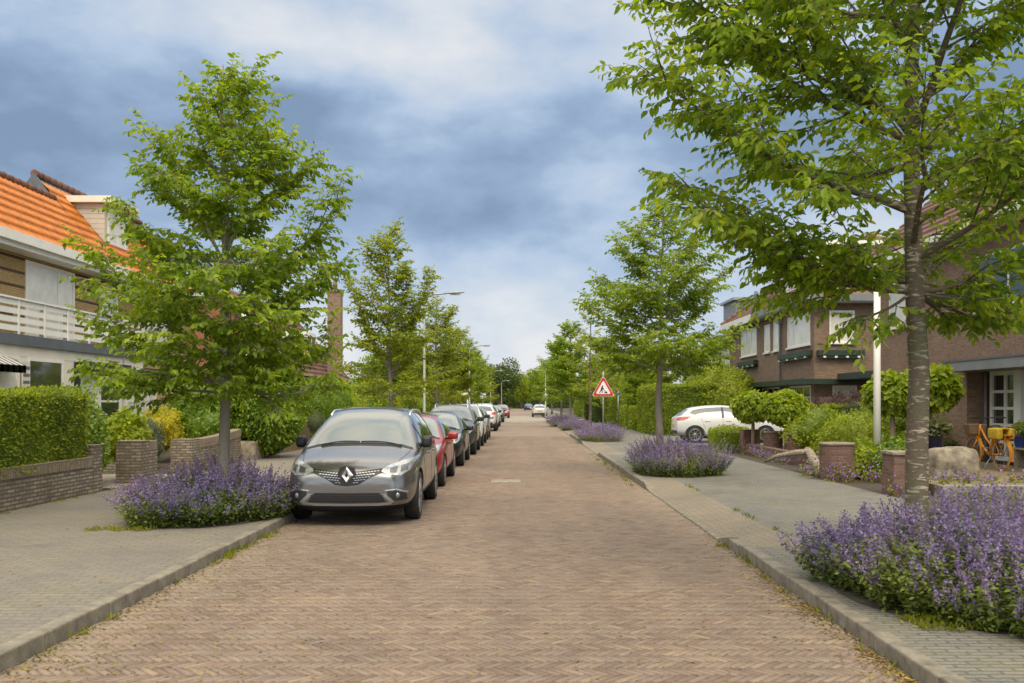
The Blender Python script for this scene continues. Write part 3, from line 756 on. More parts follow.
# a tall family car with a very long raked windscreen
CARS['mpv'] = dict(L=4.63, W=1.866, H=1.65, wheels=(.93, 3.73), wr=.35, spokes=10, rimmat='alloy', st=[
 (0, 0.26, 0.42, 0.6, 0.68, 0.52, 0.6, 0.56, 0.46), (0.05, 0.21, 0.42, 0.68, 0.77, 0.64, 0.7, 0.66, 0.56), (0.16, 0.19, 0.43, 0.77, 0.85, 0.75, 0.805, 0.775, 0.62), (0.36, 0.18, 0.45, 0.845, 0.925, 0.82, 0.885, 0.855, 0.67),
 (0.7, 0.18, 0.47, 0.91, 0.99, 0.86, 0.925, 0.895, 0.71), (1.02, 0.18, 0.5, 0.955, 1.055, 0.875, 0.931, 0.91, 0.725), (1.16, 0.18, 0.51, 0.97, 1.115, 0.88, 0.932, 0.92, 0.77), (1.6, 0.18, 0.52, 0.99, 1.385, 0.885, 0.932, 0.92, 0.715),
 (2, 0.18, 0.52, 1, 1.555, 0.885, 0.932, 0.92, 0.665), (2.35, 0.18, 0.52, 1.01, 1.618, 0.885, 0.932, 0.92, 0.645), (2.9, 0.18, 0.52, 1.02, 1.63, 0.885, 0.932, 0.918, 0.64), (3.5, 0.18, 0.53, 1.03, 1.61, 0.88, 0.93, 0.913, 0.635),
 (4.05, 0.2, 0.54, 1.04, 1.545, 0.86, 0.92, 0.893, 0.615), (4.35, 0.24, 0.55, 1.02, 1.44, 0.82, 0.89, 0.858, 0.59), (4.52, 0.28, 0.56, 0.97, 1.18, 0.76, 0.83, 0.798, 0.59), (4.62, 0.32, 0.55, 0.84, 0.95, 0.68, 0.74, 0.708, 0.57)],
 screen=[((-.775, 1.03), (-.615, 1.47)), ((-.61, 1.075), (-.57, 1.535)), ((-.3, 1.095), (-.3, 1.575)), ((0, 1.10), (0, 1.585)), ((.3, 1.095), (.3, 1.575)), ((.61, 1.075), (.57, 1.535)), ((.775, 1.03), (.615, 1.47))],
 trim_front=[('cowl', [((-.80, 1.000), (-.775, 1.03)), ((-.6, 1.045), (-.6, 1.075)), ((0, 1.062), (0, 1.10)), ((.6, 1.045), (.6, 1.075)), ((.80, 1.000), (.775, 1.03))]),
   ('windscreen_header', [((-.57, 1.54), (-.56, 1.56)), ((-.3, 1.58), (-.3, 1.600)), ((0, 1.59), (0, 1.608)), ((.3, 1.58), (.3, 1.600)), ((.57, 1.54), (.56, 1.56))])],
 side_windows=[[((1.30, 1.01), (1.32, 1.05)), ((1.70, 1.015), (1.72, 1.30))], [((1.80, 1.02), (1.82, 1.36)), ((2.10, 1.025), (2.12, 1.485)), ((2.62, 1.035), (2.62, 1.525))],
   [((2.72, 1.04), (2.72, 1.528)), ((3.46, 1.055), (3.44, 1.515))], [((3.56, 1.06), (3.54, 1.505)), ((4.0, 1.09), (3.98, 1.455)), ((4.22, 1.20), (4.12, 1.41))]],
 pillars=[[((2.63, 1.035), (2.63, 1.525)), ((2.71, 1.04), (2.71, 1.525))], [((1.71, 1.015), (1.73, 1.30)), ((1.79, 1.02), (1.81, 1.35))]],
 bonnet=[[((.66, .36), (.668, .36)), ((.735, .75), (.743, .75)), ((.77, 1.10), (.778, 1.10))]],
 rear_window=[((-.55, 1.06), (-.47, 1.42)), ((0, 1.06), (0, 1.46)), ((.55, 1.06), (.47, 1.42))],
 seams=[[((1.52, .36), (1.527, .36)), ((1.50, .98), (1.507, .98))], [((2.66, .30), (2.667, .30)), ((2.67, 1.02), (2.677, 1.02))], [((3.42, .55), (3.427, .55)), ((3.52, 1.03), (3.527, 1.03))]],
 sills=[[((1.34, .20), (1.34, .30)), ((3.30, .20), (3.30, .31))]],
 headlight=[((.46, .750), (.475, .782)), ((.56, .700), (.58, .840)), ((.72, .695), (.76, .890)), ((.82, .755), (.885, .925))],
 lampeye=[((.575, .735), (.575, .79)), ((.66, .73), (.67, .815))], lampeye2=[((.71, .735), (.71, .82)), ((.79, .765), (.80, .845))],
 tail=[((.60, .93), (.66, 1.08)), ((.80, .93), (.80, 1.08))], tail_side=[[((4.2, .98), (4.2, 1.08)), ((4.5, .93), (4.45, 1.06))]],
 grille=[((-.50, .745), (-.51, .795)), ((-.30, .665), (-.30, .770)), ((-.16, .575), (-.17, .752)), ((0, .555), (0, .748)), ((.16, .575), (.17, .752)), ((.30, .665), (.30, .770)), ((.50, .745), (.51, .795))],
 grille_bars=[], intake=[((-.54, .335), (-.44, .465)), ((0, .325), (0, .46)), ((.54, .335), (.44, .465))],
 intake_bars=[[((-.5, z), (-.5, z+.012)), ((0, z-.004), (0, z+.008)), ((.5, z), (.5, z+.012))] for z in (.365, .395, .425)],
 lip=[((-.78, .18), (-.83, .30)), ((-.4, .18), (-.4, .285)), ((.4, .18), (.4, .285)), ((.78, .18), (.83, .30))],
 rlip=[((-.7, .30), (-.7, .46)), ((.7, .30), (.7, .46))],
 chrome=[([((0, .288), (0, .310)), ((.42, .292), (.42, .318)), ((.60, .308), (.62, .345))], 'alloy'), ([((.515, .490), (.515, .503)), ((.66, .505), (.66, .52)), ((.80, .455), (.81, .475))], 'chrome'), ([((.47, .44), (.52, .455)), ((.60, .325), (.645, .345))], 'alloy')],
 fog=[((.56, .40), (.545, .485)), ((.64, .355), (.66, .49)), ((.80, .365), (.785, .450))], fogc=(.675, .425), plate_z=.78,
 mirror=(1.52, 1.10, .95), msize=(.075, .11, .088), mirror_mat='dark_plastic', handles=(2.42, 3.20), handle_z=.90, wiper_z=1.105, rails=(2.1, 4.0, .62), fin_y=3.95)
# a small hatchback
CARS['hatch'] = dict(L=4.06, W=1.76, H=1.45, wheels=(.80, 3.37), wr=.315, spokes=9, rimmat='alloy', st=[
 (0, 0.26, 0.42, 0.54, 0.62, 0.48, 0.56, 0.52, 0.42), (0.05, 0.21, 0.42, 0.62, 0.71, 0.6, 0.66, 0.62, 0.52), (0.16, 0.19, 0.43, 0.7, 0.79, 0.7, 0.755, 0.73, 0.58), (0.36, 0.18, 0.44, 0.78, 0.87, 0.77, 0.835, 0.81, 0.62),
 (0.68, 0.18, 0.46, 0.85, 0.94, 0.81, 0.872, 0.845, 0.66), (1, 0.18, 0.48, 0.89, 0.99, 0.825, 0.878, 0.855, 0.68), (1.14, 0.18, 0.49, 0.9, 1.045, 0.83, 0.88, 0.868, 0.715), (1.5, 0.18, 0.5, 0.91, 1.25, 0.835, 0.88, 0.868, 0.665),
 (1.85, 0.18, 0.5, 0.92, 1.385, 0.835, 0.88, 0.868, 0.62), (2.15, 0.18, 0.5, 0.93, 1.435, 0.835, 0.88, 0.866, 0.605), (2.6, 0.18, 0.51, 0.945, 1.44, 0.83, 0.878, 0.863, 0.6), (3.1, 0.19, 0.52, 0.965, 1.405, 0.82, 0.872, 0.853, 0.59),
 (3.5, 0.22, 0.53, 0.98, 1.335, 0.79, 0.85, 0.823, 0.565), (3.78, 0.26, 0.54, 0.96, 1.19, 0.74, 0.81, 0.778, 0.545), (3.95, 0.3, 0.54, 0.89, 1.02, 0.68, 0.75, 0.718, 0.535), (4.05, 0.34, 0.54, 0.76, 0.86, 0.6, 0.67, 0.638, 0.505)],
 screen=[((-.72, .965), (-.575, 1.31)), ((-.55, 1.005), (-.52, 1.36)), ((0, 1.03), (0, 1.40)), ((.55, 1.005), (.52, 1.36)), ((.72, .965), (.575, 1.31))],
 trim_front=[('cowl', [((-.74, .935), (-.72, .965)), ((-.55, .975), (-.55, 1.005)), ((0, .995), (0, 1.03)), ((.55, .975), (.55, 1.005)), ((.74, .935), (.72, .965))])],
 side_windows=[[((1.32, .94), (1.36, 1.02)), ((1.62, .945), (1.66, 1.20)), ((1.95, .95), (1.96, 1.33)), ((2.30, .96), (2.30, 1.355))], [((2.40, .965), (2.40, 1.355)), ((2.95, .99), (2.92, 1.325)), ((3.30, 1.04), (3.20, 1.29)), ((3.55, 1.14), (3.42, 1.235))]],
 pillars=[[((2.305, .96), (2.305, 1.355)), ((2.395, .96), (2.395, 1.355))]],
 rear_window=[((-.62, 1.03), (-.50, 1.25)), ((0, 1.02), (0, 1.30)), ((.62, 1.03), (.50, 1.25))],
 seams=[[((1.30, .34), (1.307, .34)), ((1.30, .93), (1.307, .93))], [((2.35, .28), (2.357, .28)), ((2.35, .95), (2.357, .95))], [((3.0, .55), (3.007, .55)), ((3.15, .98), (3.157, .98))]],
 sills=[[((1.18, .20), (1.18, .27)), ((2.98, .20), (2.98, .28))]],
 headlight=[((.44, .64), (.44, .70)), ((.55, .615), (.56, .775)), ((.68, .63), (.70, .835)), ((.755, .69), (.79, .86))],
 lampeye=[((.53, .645), (.53, .71)), ((.60, .645), (.61, .735))], lampeye2=[((.655, .665), (.655, .75)), ((.72, .70), (.73, .785))],
 tail=[((.50, .86), (.54, .96)), ((.76, .86), (.76, 1.0))], tail_side=[[((3.62, .93), (3.60, .97)), ((3.96, .84), (3.86, .98))]],
 grille=[((-.42, .65), (-.42, .69)), ((0, .53), (0, .655)), ((.42, .65), (.42, .69))],
 intake=[((-.48, .29), (-.46, .44)), ((.48, .29), (.46, .44))], lip=[((-.70, .205), (-.73, .26)), ((.70, .205), (.73, .26))],
 rlip=[((-.62, .34), (-.62, .47)), ((.62, .34), (.62, .47))], chrome=[], fog=[((.56, .33), (.56, .43)), ((.73, .35), (.72, .44))], fogc=(.64, .385), plate_z=.68,
 mirror=(1.42, 1.00, .97), handles=(2.15, 2.92), handle_z=.84, wiper_z=1.035, fin_y=3.2)
# a high sport-utility car
def raise_(S, dz, ky, kx, H):
    def y(t): return [((a[0]*kx if fr else a[0]*ky), a[1]) for a in t]
    return S
S = dict(CARS['hatch']); kz = 1.13; ky = 1.09; kx = 1.045
def sc(pairs, side): return [tuple((a*(ky if side else kx), b*kz) for a, b in pr) for pr in pairs]
S.update(L=4.06*ky, W=1.76*kx, H=1.64, wheels=tuple(w*ky for w in S['wheels']), wr=.355, rimmat='dark_alloy',
 st=[(y*ky, zb*kz+.03, zm*kz, zbl*kz, zt*kz, wb*kx, wm*kx, wl*kx, wt*kx*1.03) for (y, zb, zm, zbl, zt, wb, wm, wl, wt) in S['st']],
 screen=sc(S['screen'], 0), trim_front=[(n, sc(p, 0)) for n, p in S['trim_front']], side_windows=[sc(p, 1) for p in S['side_windows']], pillars=[sc(p, 1) for p in S['pillars']],
 rear_window=sc(S['rear_window'], 0), seams=[sc(p, 1) for p in S['seams']], sills=[[((1.28, .24), (1.28, .36)), ((3.24, .24), (3.24, .37))]], headlight=sc(S['headlight'], 0), lampeye=sc(S['lampeye'], 0), lampeye2=sc(S['lampeye2'], 0),
 tail=sc(S['tail'], 0), tail_side=[sc(p, 1) for p in S['tail_side']], grille=sc([((-.46, .60), (-.42, .72)), ((0, .55), (0, .72)), ((.46, .60), (.42, .72))], 0), intake=sc(S['intake'], 0), lip=sc([((-.70, .22), (-.73, .32)), ((.70, .22), (.73, .32))], 0),
 rlip=sc(S['rlip'], 0), fog=sc(S['fog'], 0), fogc=(.67, .435), plate_z=.80, mirror=(1.55, 1.14, 1.01), mirror_mat='dark_plastic', handles=(2.34, 3.18), handle_z=.95, wiper_z=1.168, rails=(2.0, 3.7, .55), fin_y=3.5)
CARS['suv'] = S

def recolour(root, old, new):
    for o in [root]+list(root.children_recursive):
        if o.type == 'MESH':
            for i, s_ in enumerate(o.material_slots):
                if s_.material == old: s_.link = 'OBJECT'; s_.material = new

PAINT = dict(grey=paint('paint_grey', (.205, .197, .197), .8, .25), red=paint('paint_red', (.30, .010, .014), .25, .3), black=paint('paint_black', (.014, .014, .015), .2, .28),
  dark=paint('paint_dark', (.045, .048, .052), .6, .3), white=paint('paint_white', (.60, .60, .585), 0, .3), silver=paint('paint_silver', (.42, .43, .43), .7, .32), blue=paint('paint_blue', (.03, .055, .13), .4, .3))

CX = -2.38
mpv, sh = car('mpv', 'parked_car', 'metallic grey people carrier with a diamond emblem parked next to the catmint bed', PAINT['grey'], (CX, 12.62, 0), R(.6), 'cars parked along the left kerb', M['screen_glass'])
# the grille's rows of dashes, and the diamond emblem on its collar
gr = next(o for o in mpv.children if o.name.startswith('grille'))
dd_ = (MB(), MB())
for r_ in range(6):
    for k in range(-13, 14):
        x = k*.040+(.020 if r_ % 2 else 0); z = .742-r_*.030+abs(x)*.10
        lo = .585+max(0, abs(x)-.15)*.55+.01; hi = .742+abs(x)*.09-.012
        if not lo < z < hi or abs(x) < .085 or abs(x) > .49: continue
        c = [sh.hit(x+a, z+b, 'front', .012) for a, b in ((-.013, -.0045), (.013, -.0045), (.015, .0045), (-.015, .0045))]
        c2 = [p+Vector((0, .01, 0)) for p in c]
        dd_[x > 0].add(c+c2, [(0, 1, 2, 3), (7, 6, 5, 4), (0, 4, 5, 1), (1, 5, 6, 2), (2, 6, 7, 3), (3, 7, 4, 0)])
for d in dd_: d.build('grille_dash', M['alloy'], gr)
e = MB(); yc = sh.hit(0, .70, 'front', 0).y
e.prism([(-.10, .60), (.10, .60), (.125, .72), (.09, .81), (0, .838), (-.09, .81), (-.125, .72)], yc-.018, yc+.06)
em = e.build('emblem_collar', M['dark_plastic'], mpv)
e = MB(); cz = .705
outer = [(0, .122), (.092, 0), (0, -.122), (-.092, 0)]; mid = [(0, .086), (.062, 0), (0, -.086), (-.062, 0)]; inn = [(0, .040), (.022, 0), (0, -.040), (-.022, 0)]
V = [(x, yc-.026, cz+z) for x, z in outer]+[(x, yc-.055, cz+z) for x, z in mid]+[(x, yc-.026, cz+z) for x, z in inn]+[(x, yc-.014, cz+z) for x, z in outer]
F = []
for k in range(4):
    j = (k+1) % 4
    F += [(k, j, 4+j, 4+k), (4+k, 4+j, 8+j, 8+k), (12+k, 12+j, j, k)]
e.add(V, F); e.build('emblem', M['chrome'], mpv)

hat, _ = car('hatch', 'parked_car', 'small red hatchback parked right behind the grey people carrier', PAINT['red'], (CX-.03, 18.0, 0), 0, 'cars parked along the left kerb', M['screen_glass'])
suv, _ = car('suv', 'parked_car', 'white high-riding car with silver roof rails, facing the viewer in the parked row', PAINT['white'], (CX-.0, 35.2, 0), 0, 'cars parked along the left kerb')
def another(src, old, new, label, loc, rz, group='cars parked along the left kerb', name=None):
    c = copy_tree(src); c.location = loc; c.rotation_euler = (0, 0, rz); c['label'] = label
    if group: c['group'] = group
    elif 'group' in c: del c['group']
    if old != new: recolour(c, PAINT[old], PAINT[new])
    return c
another(hat, 'red', 'black', 'black hatchback parked right behind the red one', (CX-.02, 24.0, 0), 0)
another(suv, 'white', 'dark', 'dark grey car with black mirrors between the black hatchback and the white high-riding car', (CX, 29.3, 0), 0)
another(hat, 'red', 'silver', 'silver grey hatchback parked behind the white high-riding car', (CX, 41.3, 0), 0)
another(suv, 'white', 'white', 'white car parked with its red tail lights towards the viewer', (CX+.03, 58.0, 0), R(180))
another(hat, 'red', 'white', 'white hatchback facing the viewer, behind the white car that shows its tail lights', (CX, 63.0, 0), 0)
another(hat, 'red', 'dark', 'small dark grey hatchback near the far end of the parked row', (CX, 77, 0), 0)
another(hat, 'red', 'red', 'dark red car, the farthest of the parked row', (CX+.2, 97, 0), 0)
another(hat, 'red', 'white', 'white hatchback with dark windows standing in the driveway before the tall hedge', (6.1, 37.0, .1), R(-90), None)
c = [o for o in scene.objects if o.get('label', '').startswith('white hatchback with dark windows')][0]
c.rotation_euler = (0, 0, R(90)); c.location = (10.35, 37.1, .1); c.scale = (1.04, 1.07, 1.03)
another(hat, 'red', 'white', 'small white hatchback seen from behind far down the middle of the street', (2.0, 109, 0), R(180), None)
another(hat, 'red', 'blue', 'dark blue car at the far end of the street', (1.3, 185, 0), R(180), None)

# ------------------------------------------------------------------ ground, road, pavements
KL, KR, WL, WR = -3.28, 2.42, -7.5, 6.25
g = MB(); g.add([(-1500, -60, -.03), (1500, -60, -.03), (1500, 2500, -.03), (-1500, 2500, -.03)], [(0, 1, 2, 3)]); struct(g.build('ground', M['lawn']))
NEAR = 46.0
g = MB(); g.add([(KL, -3, -.009), (KR, -3, -.009), (KR, NEAR, -.009), (KL, NEAR, -.009)], [(0, 1, 2, 3)], 0)
g.add([(KL, NEAR, -.004), (KR, NEAR, -.004), (KR, 240, -.004), (KL, 240, -.004)], [(0, 1, 2, 3)], 1)
struct(g.build('road', [M['road_joint'], M['road_far']]))
def herringbone():
    rng = np.random.default_rng(11)
    U = .0525; n = 4; J = .0075; D = U*math.sqrt(2)
    rects = []
    rects = []
    for m in range(-int((NEAR+3)*1.4142/(2*n*U)), 8):
        for k in range(-n*m-80, -n*m+80):
            for h in (0, 1):
                if h == 0: x0, y0, x1, y1 = k+2*n*m, k, k+n+2*n*m, k+1
                else: x0, y0, x1, y1 = k+n+2*n*m, k-n+1, k+n+1+2*n*m, k+1
                cx, cy = (x0+x1)/2*U, (y0+y1)/2*U
                X = (cx+cy)*.70711; Y = (cy-cx)*.70711
                if KL-.05 < X < KR+.05 and .8 < Y < NEAR+.0: rects.append((x0*U, y0*U, x1*U, y1*U))
    Rr = np.array(rects); N = len(Rr)
    j = J/2+rng.uniform(-.001, .0012, N)
    a, b = Rr[:, :2]+j[:, None], Rr[:, 2:]-j[:, None]; ch = .004
    dz = rng.normal(-.001, .0010, N); tx, ty = rng.normal(0, .008, N), rng.normal(0, .008, N)
    c = (a+b)/2
    def P(x, y, z):
        zz = z+dz+(x-c[:, 0])*tx+(y-c[:, 1])*ty
        return np.stack([(x+y)*.70711, (y-x)*.70711, zz], 1)
    o = [P(a[:, 0], a[:, 1], -.012), P(b[:, 0], a[:, 1], -.012), P(b[:, 0], b[:, 1], -.012), P(a[:, 0], b[:, 1], -.012)]
    i = [P(a[:, 0]+ch, a[:, 1]+ch, 0), P(b[:, 0]-ch, a[:, 1]+ch, 0), P(b[:, 0]-ch, b[:, 1]-ch, 0), P(a[:, 0]+ch, b[:, 1]-ch, 0)]
    V = np.stack(o+i, 1)
    V[..., 0] = np.clip(V[..., 0], KL+.004, KR-.004)
    # the road is slightly crowned and worn
    s = (np.arange(N)*8)[:, None]
    F = np.concatenate([s+np.array(q) for q in ([4, 5, 6, 7], [0, 1, 5, 4], [1, 2, 6, 5], [2, 3, 7, 6], [3, 0, 4, 7])])
    tag(link('road_paving', npmesh('road_paving', V.reshape(-1, 3), F, M['road_brick'])), kind='structure')
herringbone()
g = MB(); g.add([(KL, 76, .004), (KR, 76, .004), (KR, 112, .004), (KL, 112, .004)], [(0, 1, 2, 3)]); struct(g.build('road_crossing', M['table_far']))
g = MB(); g.box(-.66, -.03, 19.6, 20.35, -.02, .007, 0, .004); tag(g.build('drain_cover', M['concrete']), 'pale rectangular slab cover set in the brick road beside the red hatchback', 'cover')
g = MB(); g.add([(KR, 84, .0), (60, 84, .0), (60, 94, .0), (KR, 94, .0)], [(0, 1, 2, 3)])
struct(g.build('side_street', M['asphalt_far']))
# right pavement: level at .10, dipping to the road along the driveway aprons
APR = [(10.9, 18.4), (29.2, 37.4), (46.5, 56)]
def zr(x, y):
    z = .10
    for a, b in APR:
        f = min(1, max(0, (y-a)/.55))*min(1, max(0, (b-y)/.55))
        z -= f*.088*min(1, max(0, (3.15-x)/(3.15-KR)))
    return z
ys = [-3+.25*i for i in range(350)]; ys = [y for y in ys if y <= 83.5]
xs = [KR+.13, 2.8, 3.15, 3.151, 4, 5, 6.25]; xs[0] = KR
g = MB(); V = [(x, y, zr(x, y)) for y in ys for x in xs]
F = []; 
g.add(V, [])
for j in range(len(ys)-1):
    for i in range(len(xs)-1):
        if xs[i+1]-xs[i] < .01: continue
        q = j*len(xs)+i; ya = ys[j]+.12
        g.f.append([q, q+1, q+1+len(xs), q+len(xs)]); g.sm.append(False)
        g.m.append(1 if xs[i+1] <= 3.16 and any(a-.6 < ya < b+1.2 for a, b in APR) else 0)
struct(g.build('pavement', [M['pave_right'], M['apron']]))
g = MB(); g.add([(WR, 94, .1), (KR, 94, .1), (KR, 240, .1), (WR, 240, .1)], [(3, 2, 1, 0)]); struct(g.build('pavement', M['pave_right']))
g = MB(); g.add([(WL, -3, .1), (KL, -3, .1), (KL, 240, .1), (WL, 240, .1)], [(0, 1, 2, 3)]); struct(g.build('pavement', M['pave_left']))
# kerbs: stones a metre long, a few millimetres apart
def kerb(x0, x1, y0, y1, z=.112):
    g = MB(); y = y0; r = random.Random(int(y0*7+x0*3))
    while y < y1-.2:
        e = min(y+1, y1); dx = r.uniform(-.006, .006); dz = r.uniform(-.006, .004)
        if y < 30: g.box(x0+dx, x1+dx, y+.004, e-.004, -.05, z+dz, 0, .014)
        else: g.box(x0+dx, x1+dx, y+.004, e-.004, -.05, z+dz)
        y = e
    struct(g.build('kerb', M['kerb']))
[kerb(KR-.012, KR+.10, a_+.56, b_-.56, .020) for a_, b_ in APR]
for a_, b_ in APR:
    g = MB()
    for y0_, y1_, z0_, z1_ in ((a_+.004, a_+.556, .112, .020), (b_-.556, b_-.004, .020, .112)):
        g.add([(KR-.008, y0_, -.05), (KR+.125, y0_, -.05), (KR+.125, y1_, -.05), (KR-.008, y1_, -.05), (KR-.008, y0_, z0_), (KR+.125, y0_, z0_), (KR+.125, y1_, z1_), (KR-.008, y1_, z1_)], [(0,3,2,1),(4,5,6,7),(0,1,5,4),(1,2,6,5),(2,3,7,6),(3,0,4,7)])
    struct(g.build('kerb', M['kerb']))
kerb(KL-.13, KL+.005, -2.6, 110); kerb(KR-.005, KR+.13, -2.6, 10.9); kerb(KR-.005, KR+.13, 18.4, 29.2); kerb(KR-.005, KR+.13, 37.4, 46.5); kerb(KR-.005, KR+.13, 56, 76)
# gardens, patio, drives
g = MB(); g.add([(-60, -3, .085), (WL-.0, -3, .085), (WL, 240, .085), (-60, 240, .085)], [(0, 1, 2, 3)]); struct(g.build('garden_ground', M['soil']))
g = MB(); g.add([(WR, -3, .085), (60, -3, .085), (60, 83.5, .085), (WR, 83.5, .085)], [(0, 1, 2, 3)]); g.add([(WR, 94.5, .085), (60, 94.5, .085), (60, 240, .085), (WR, 240, .085)], [(0, 1, 2, 3)]); struct(g.build('garden_ground', M['soil']))
g = MB(); g.add([(-12, 17.2, .104), (WL, 17.2, .104), (WL, 20.6, .104), (-12, 20.6, .104)], [(0, 1, 2, 3)]); struct(g.build('garden_path', M['concrete']))
g = MB(); g.add([(WR, 34.2, .104), (11.9, 34.2, .104), (11.9, 44, .104), (WR, 44, .104)], [(0, 1, 2, 3)]); struct(g.build('driveway', M['pave_right']))
g = MB(); g.box(7.15, 10.98, 15.9, 28, .0, .27); struct(g.build('patio', M['patio']))
g = MB()
y = 7.1
while y < 10.9: g.box(y, y+.98, 15.72, 15.895, -.02, .285, 0, .012); y += .985
struct(g.build('patio_kerb', M['concrete_grey']))
tag(bpy.data.objects['patio_kerb'], kind='structure')

# ------------------------------------------------------------------ houses
class Face:
    """an upright wall plane: u along the wall, n outward"""
    def __init__(s, o, u, n): s.o, s.u, s.n = Vector(o), Vector(u), Vector(n)
    def p(s, a, z, d): q = s.o+s.u*a+s.n*d; return (q.x, q.y, q.z+z)
    def box(s, mb, a0, a1, z0, z1, d0, d1, mi=0):
        v = [s.p(a, z, d) for z in (z0, z1) for a, d in ((a0, d0), (a1, d0), (a1, d1), (a0, d1))]
        mb.add(v, [(0,3,2,1),(4,5,6,7),(0,1,5,4),(1,2,6,5),(2,3,7,6),(3,0,4,7)], mi)
    def window(s, parent, a0, a1, z0, z1, frame, pane, mull=(), trans=(), t=.075, sill=True, d=.03, sillm=None):
        f = MB()
        s.box(f, a0, a0+t, z0, z1, -.02, d); s.box(f, a1-t, a1, z0, z1, -.02, d)
        s.box(f, a0+t, a1-t, z0, z0+t, -.02, d-.002); s.box(f, a0+t, a1-t, z1-t, z1, -.02, d-.002)
        for m in mull: s.box(f, m-t*.45, m+t*.45, z0+t, z1-t, -.015, d-.006)
        for z in trans: s.box(f, a0+t, a1-t, z-t*.35, z+t*.35, -.012, d-.010)
        o = f.build('window', frame, parent)
        p = MB(); s.box(p, a0+t*.5, a1-t*.5, z0+t*.5, z1-t*.5, -.018, .008); p.build('pane', pane, o)
        if sill:
            q = MB(); s.box(q, a0-.06, a1+.06, z0-.07, z0-.002, -.02, .11); q.build('sill', sillm or frame, o)
        return o

def tiled(name, origin, u, sl, U, S, mat, parent, tw=.235, tl=.34, hgt=.03, fine=True, cut=None):
    """a pitched roof plane of pantiles: rolls across, steps down the slope"""
    u, sl = Vector(u).normalized(), Vector(sl).normalized(); n = u.cross(sl).normalized()
    if n.z < 0: n = -n
    nu = int(U/tw)*(6 if fine else 3); nv = int(S/tl)*3
    a = np.linspace(0, U, nu+1); rows = []
    for k in range(int(S/tl)): rows += [k*tl+.002, k*tl+tl*.5, k*tl+tl-.002]
    b = np.array(rows)
    A, B = np.meshgrid(a, b, indexing='ij')
    h = hgt*(np.sin(A/tw*2*np.pi)*.5+.5)**.8+.028*(1-(B/tl) % 1)
    o = np.array(origin)
    V = o+A[..., None]*np.array(u)+B[..., None]*np.array(sl)+h[..., None]*np.array(n)
    if cut:
        V = cut(V)
    nb = len(b); idx = np.arange((nu+1)*nb).reshape(nu+1, nb)
    F = np.stack([idx[:-1, :-1].ravel(), idx[1:, :-1].ravel(), idx[1:, 1:].ravel(), idx[:-1, 1:].ravel()], 1)
    o_ = link(name, npmesh(name, V.reshape(-1, 3), F, mat), parent)
    # boards under the tiles
    return o_

def ridge_tiles(name, p0, p1, mat, parent, r=.10):
    mb = MB(); p0, p1 = Vector(p0), Vector(p1); L = (p1-p0).length; n = max(1, int(L/.36))
    for i in range(n):
        a, b = p0.lerp(p1, i/n), p0.lerp(p1, (i+1.04)/n); mb.tube([a, b], [r*1.1, r*.92], 10)
    return mb.build(name, mat, parent)

# --- the left terrace: banded yellow brick, white balcony, orange roof
def left_house(y0, y1, label, ridge_x, ridge_z, first):
    h = thing('terraced_house', label, 'house', (-12, y0, 0), 0, 'houses of the left terrace'); inv = Matrix.Translation((12, -y0, 0))
    def fin(o):
        o.matrix_parent_inverse = inv; return o
    W_ = MB(); W_.box(-19, -12, y0, y1, 0, 5.45)
    fin(W_.build('wall', M['brick_yellow'], h))
    ez, ex = 5.55, -11.62; dx, dz = ridge_x-ex, ridge_z-ez; S_ = math.hypot(dx, dz)
    fin(tiled('roof', (ex, y0, ez), (0, 1, 0), (dx, 0, dz), y1-y0, S_, M['tile_orange'], h))
    rf = MB(); rf.prism([(ex+.0, ez-.03), (ridge_x, ridge_z-.04), (ridge_x-(ridge_x-ex)*1.0-5.4, ez-.03)], y0+.01, y1-.01)
    fin(rf.build('roof_deck', M['lead'], h))
    fin(ridge_tiles('ridge', (ridge_x, y0, ridge_z+.03), (ridge_x, y1, ridge_z+.03), M['tile_red'], h))
    gt = MB(); gt.box(-11.98, -11.5, y0, y1-.004, 5.22, 5.50); gt.box(-11.5, -11.40, y0, y1-.004, 5.34, 5.56)
    fin(gt.build('gutter', M['white_paint'], h))
    F = Face((-12, y0, 0), (0, 1, 0), (1, 0, 0))
    return h, fin, F
HA, finA, FA = left_house(13.0, 26.2, 'yellow brick terraced house with orange tiled roof and white slatted balcony', -13.2, 7.42, True)
HB, finB, FB = left_house(26.21, 33.5, 'terraced house with pale clad dormer, next beyond the one with the white balcony', -13.75, 8.12, False)
# windows, upper floor
for a0, a1, mu, pm in ((9.45, 11.9, (11.05,), 'pane_curtain'), (3.4, 5.6, (4.5,), 'pane_curtain')): finA(FA.window(HA, a0, a1, 3.35, 5.14, M['white_paint'], M[pm], mu, t=.09))
finB(FB.window(HB, .2, 1.35, 3.5, 5.0, M['white_paint'], M['pane_curtain'], t=.09))
for a0, a1 in ((3.2, 5.2),): finB(FB.window(HB, a0, a1, 3.5, 5.0, M['white_paint'], M['pane_curtain'], ((a0+a1)/2,), t=.09))
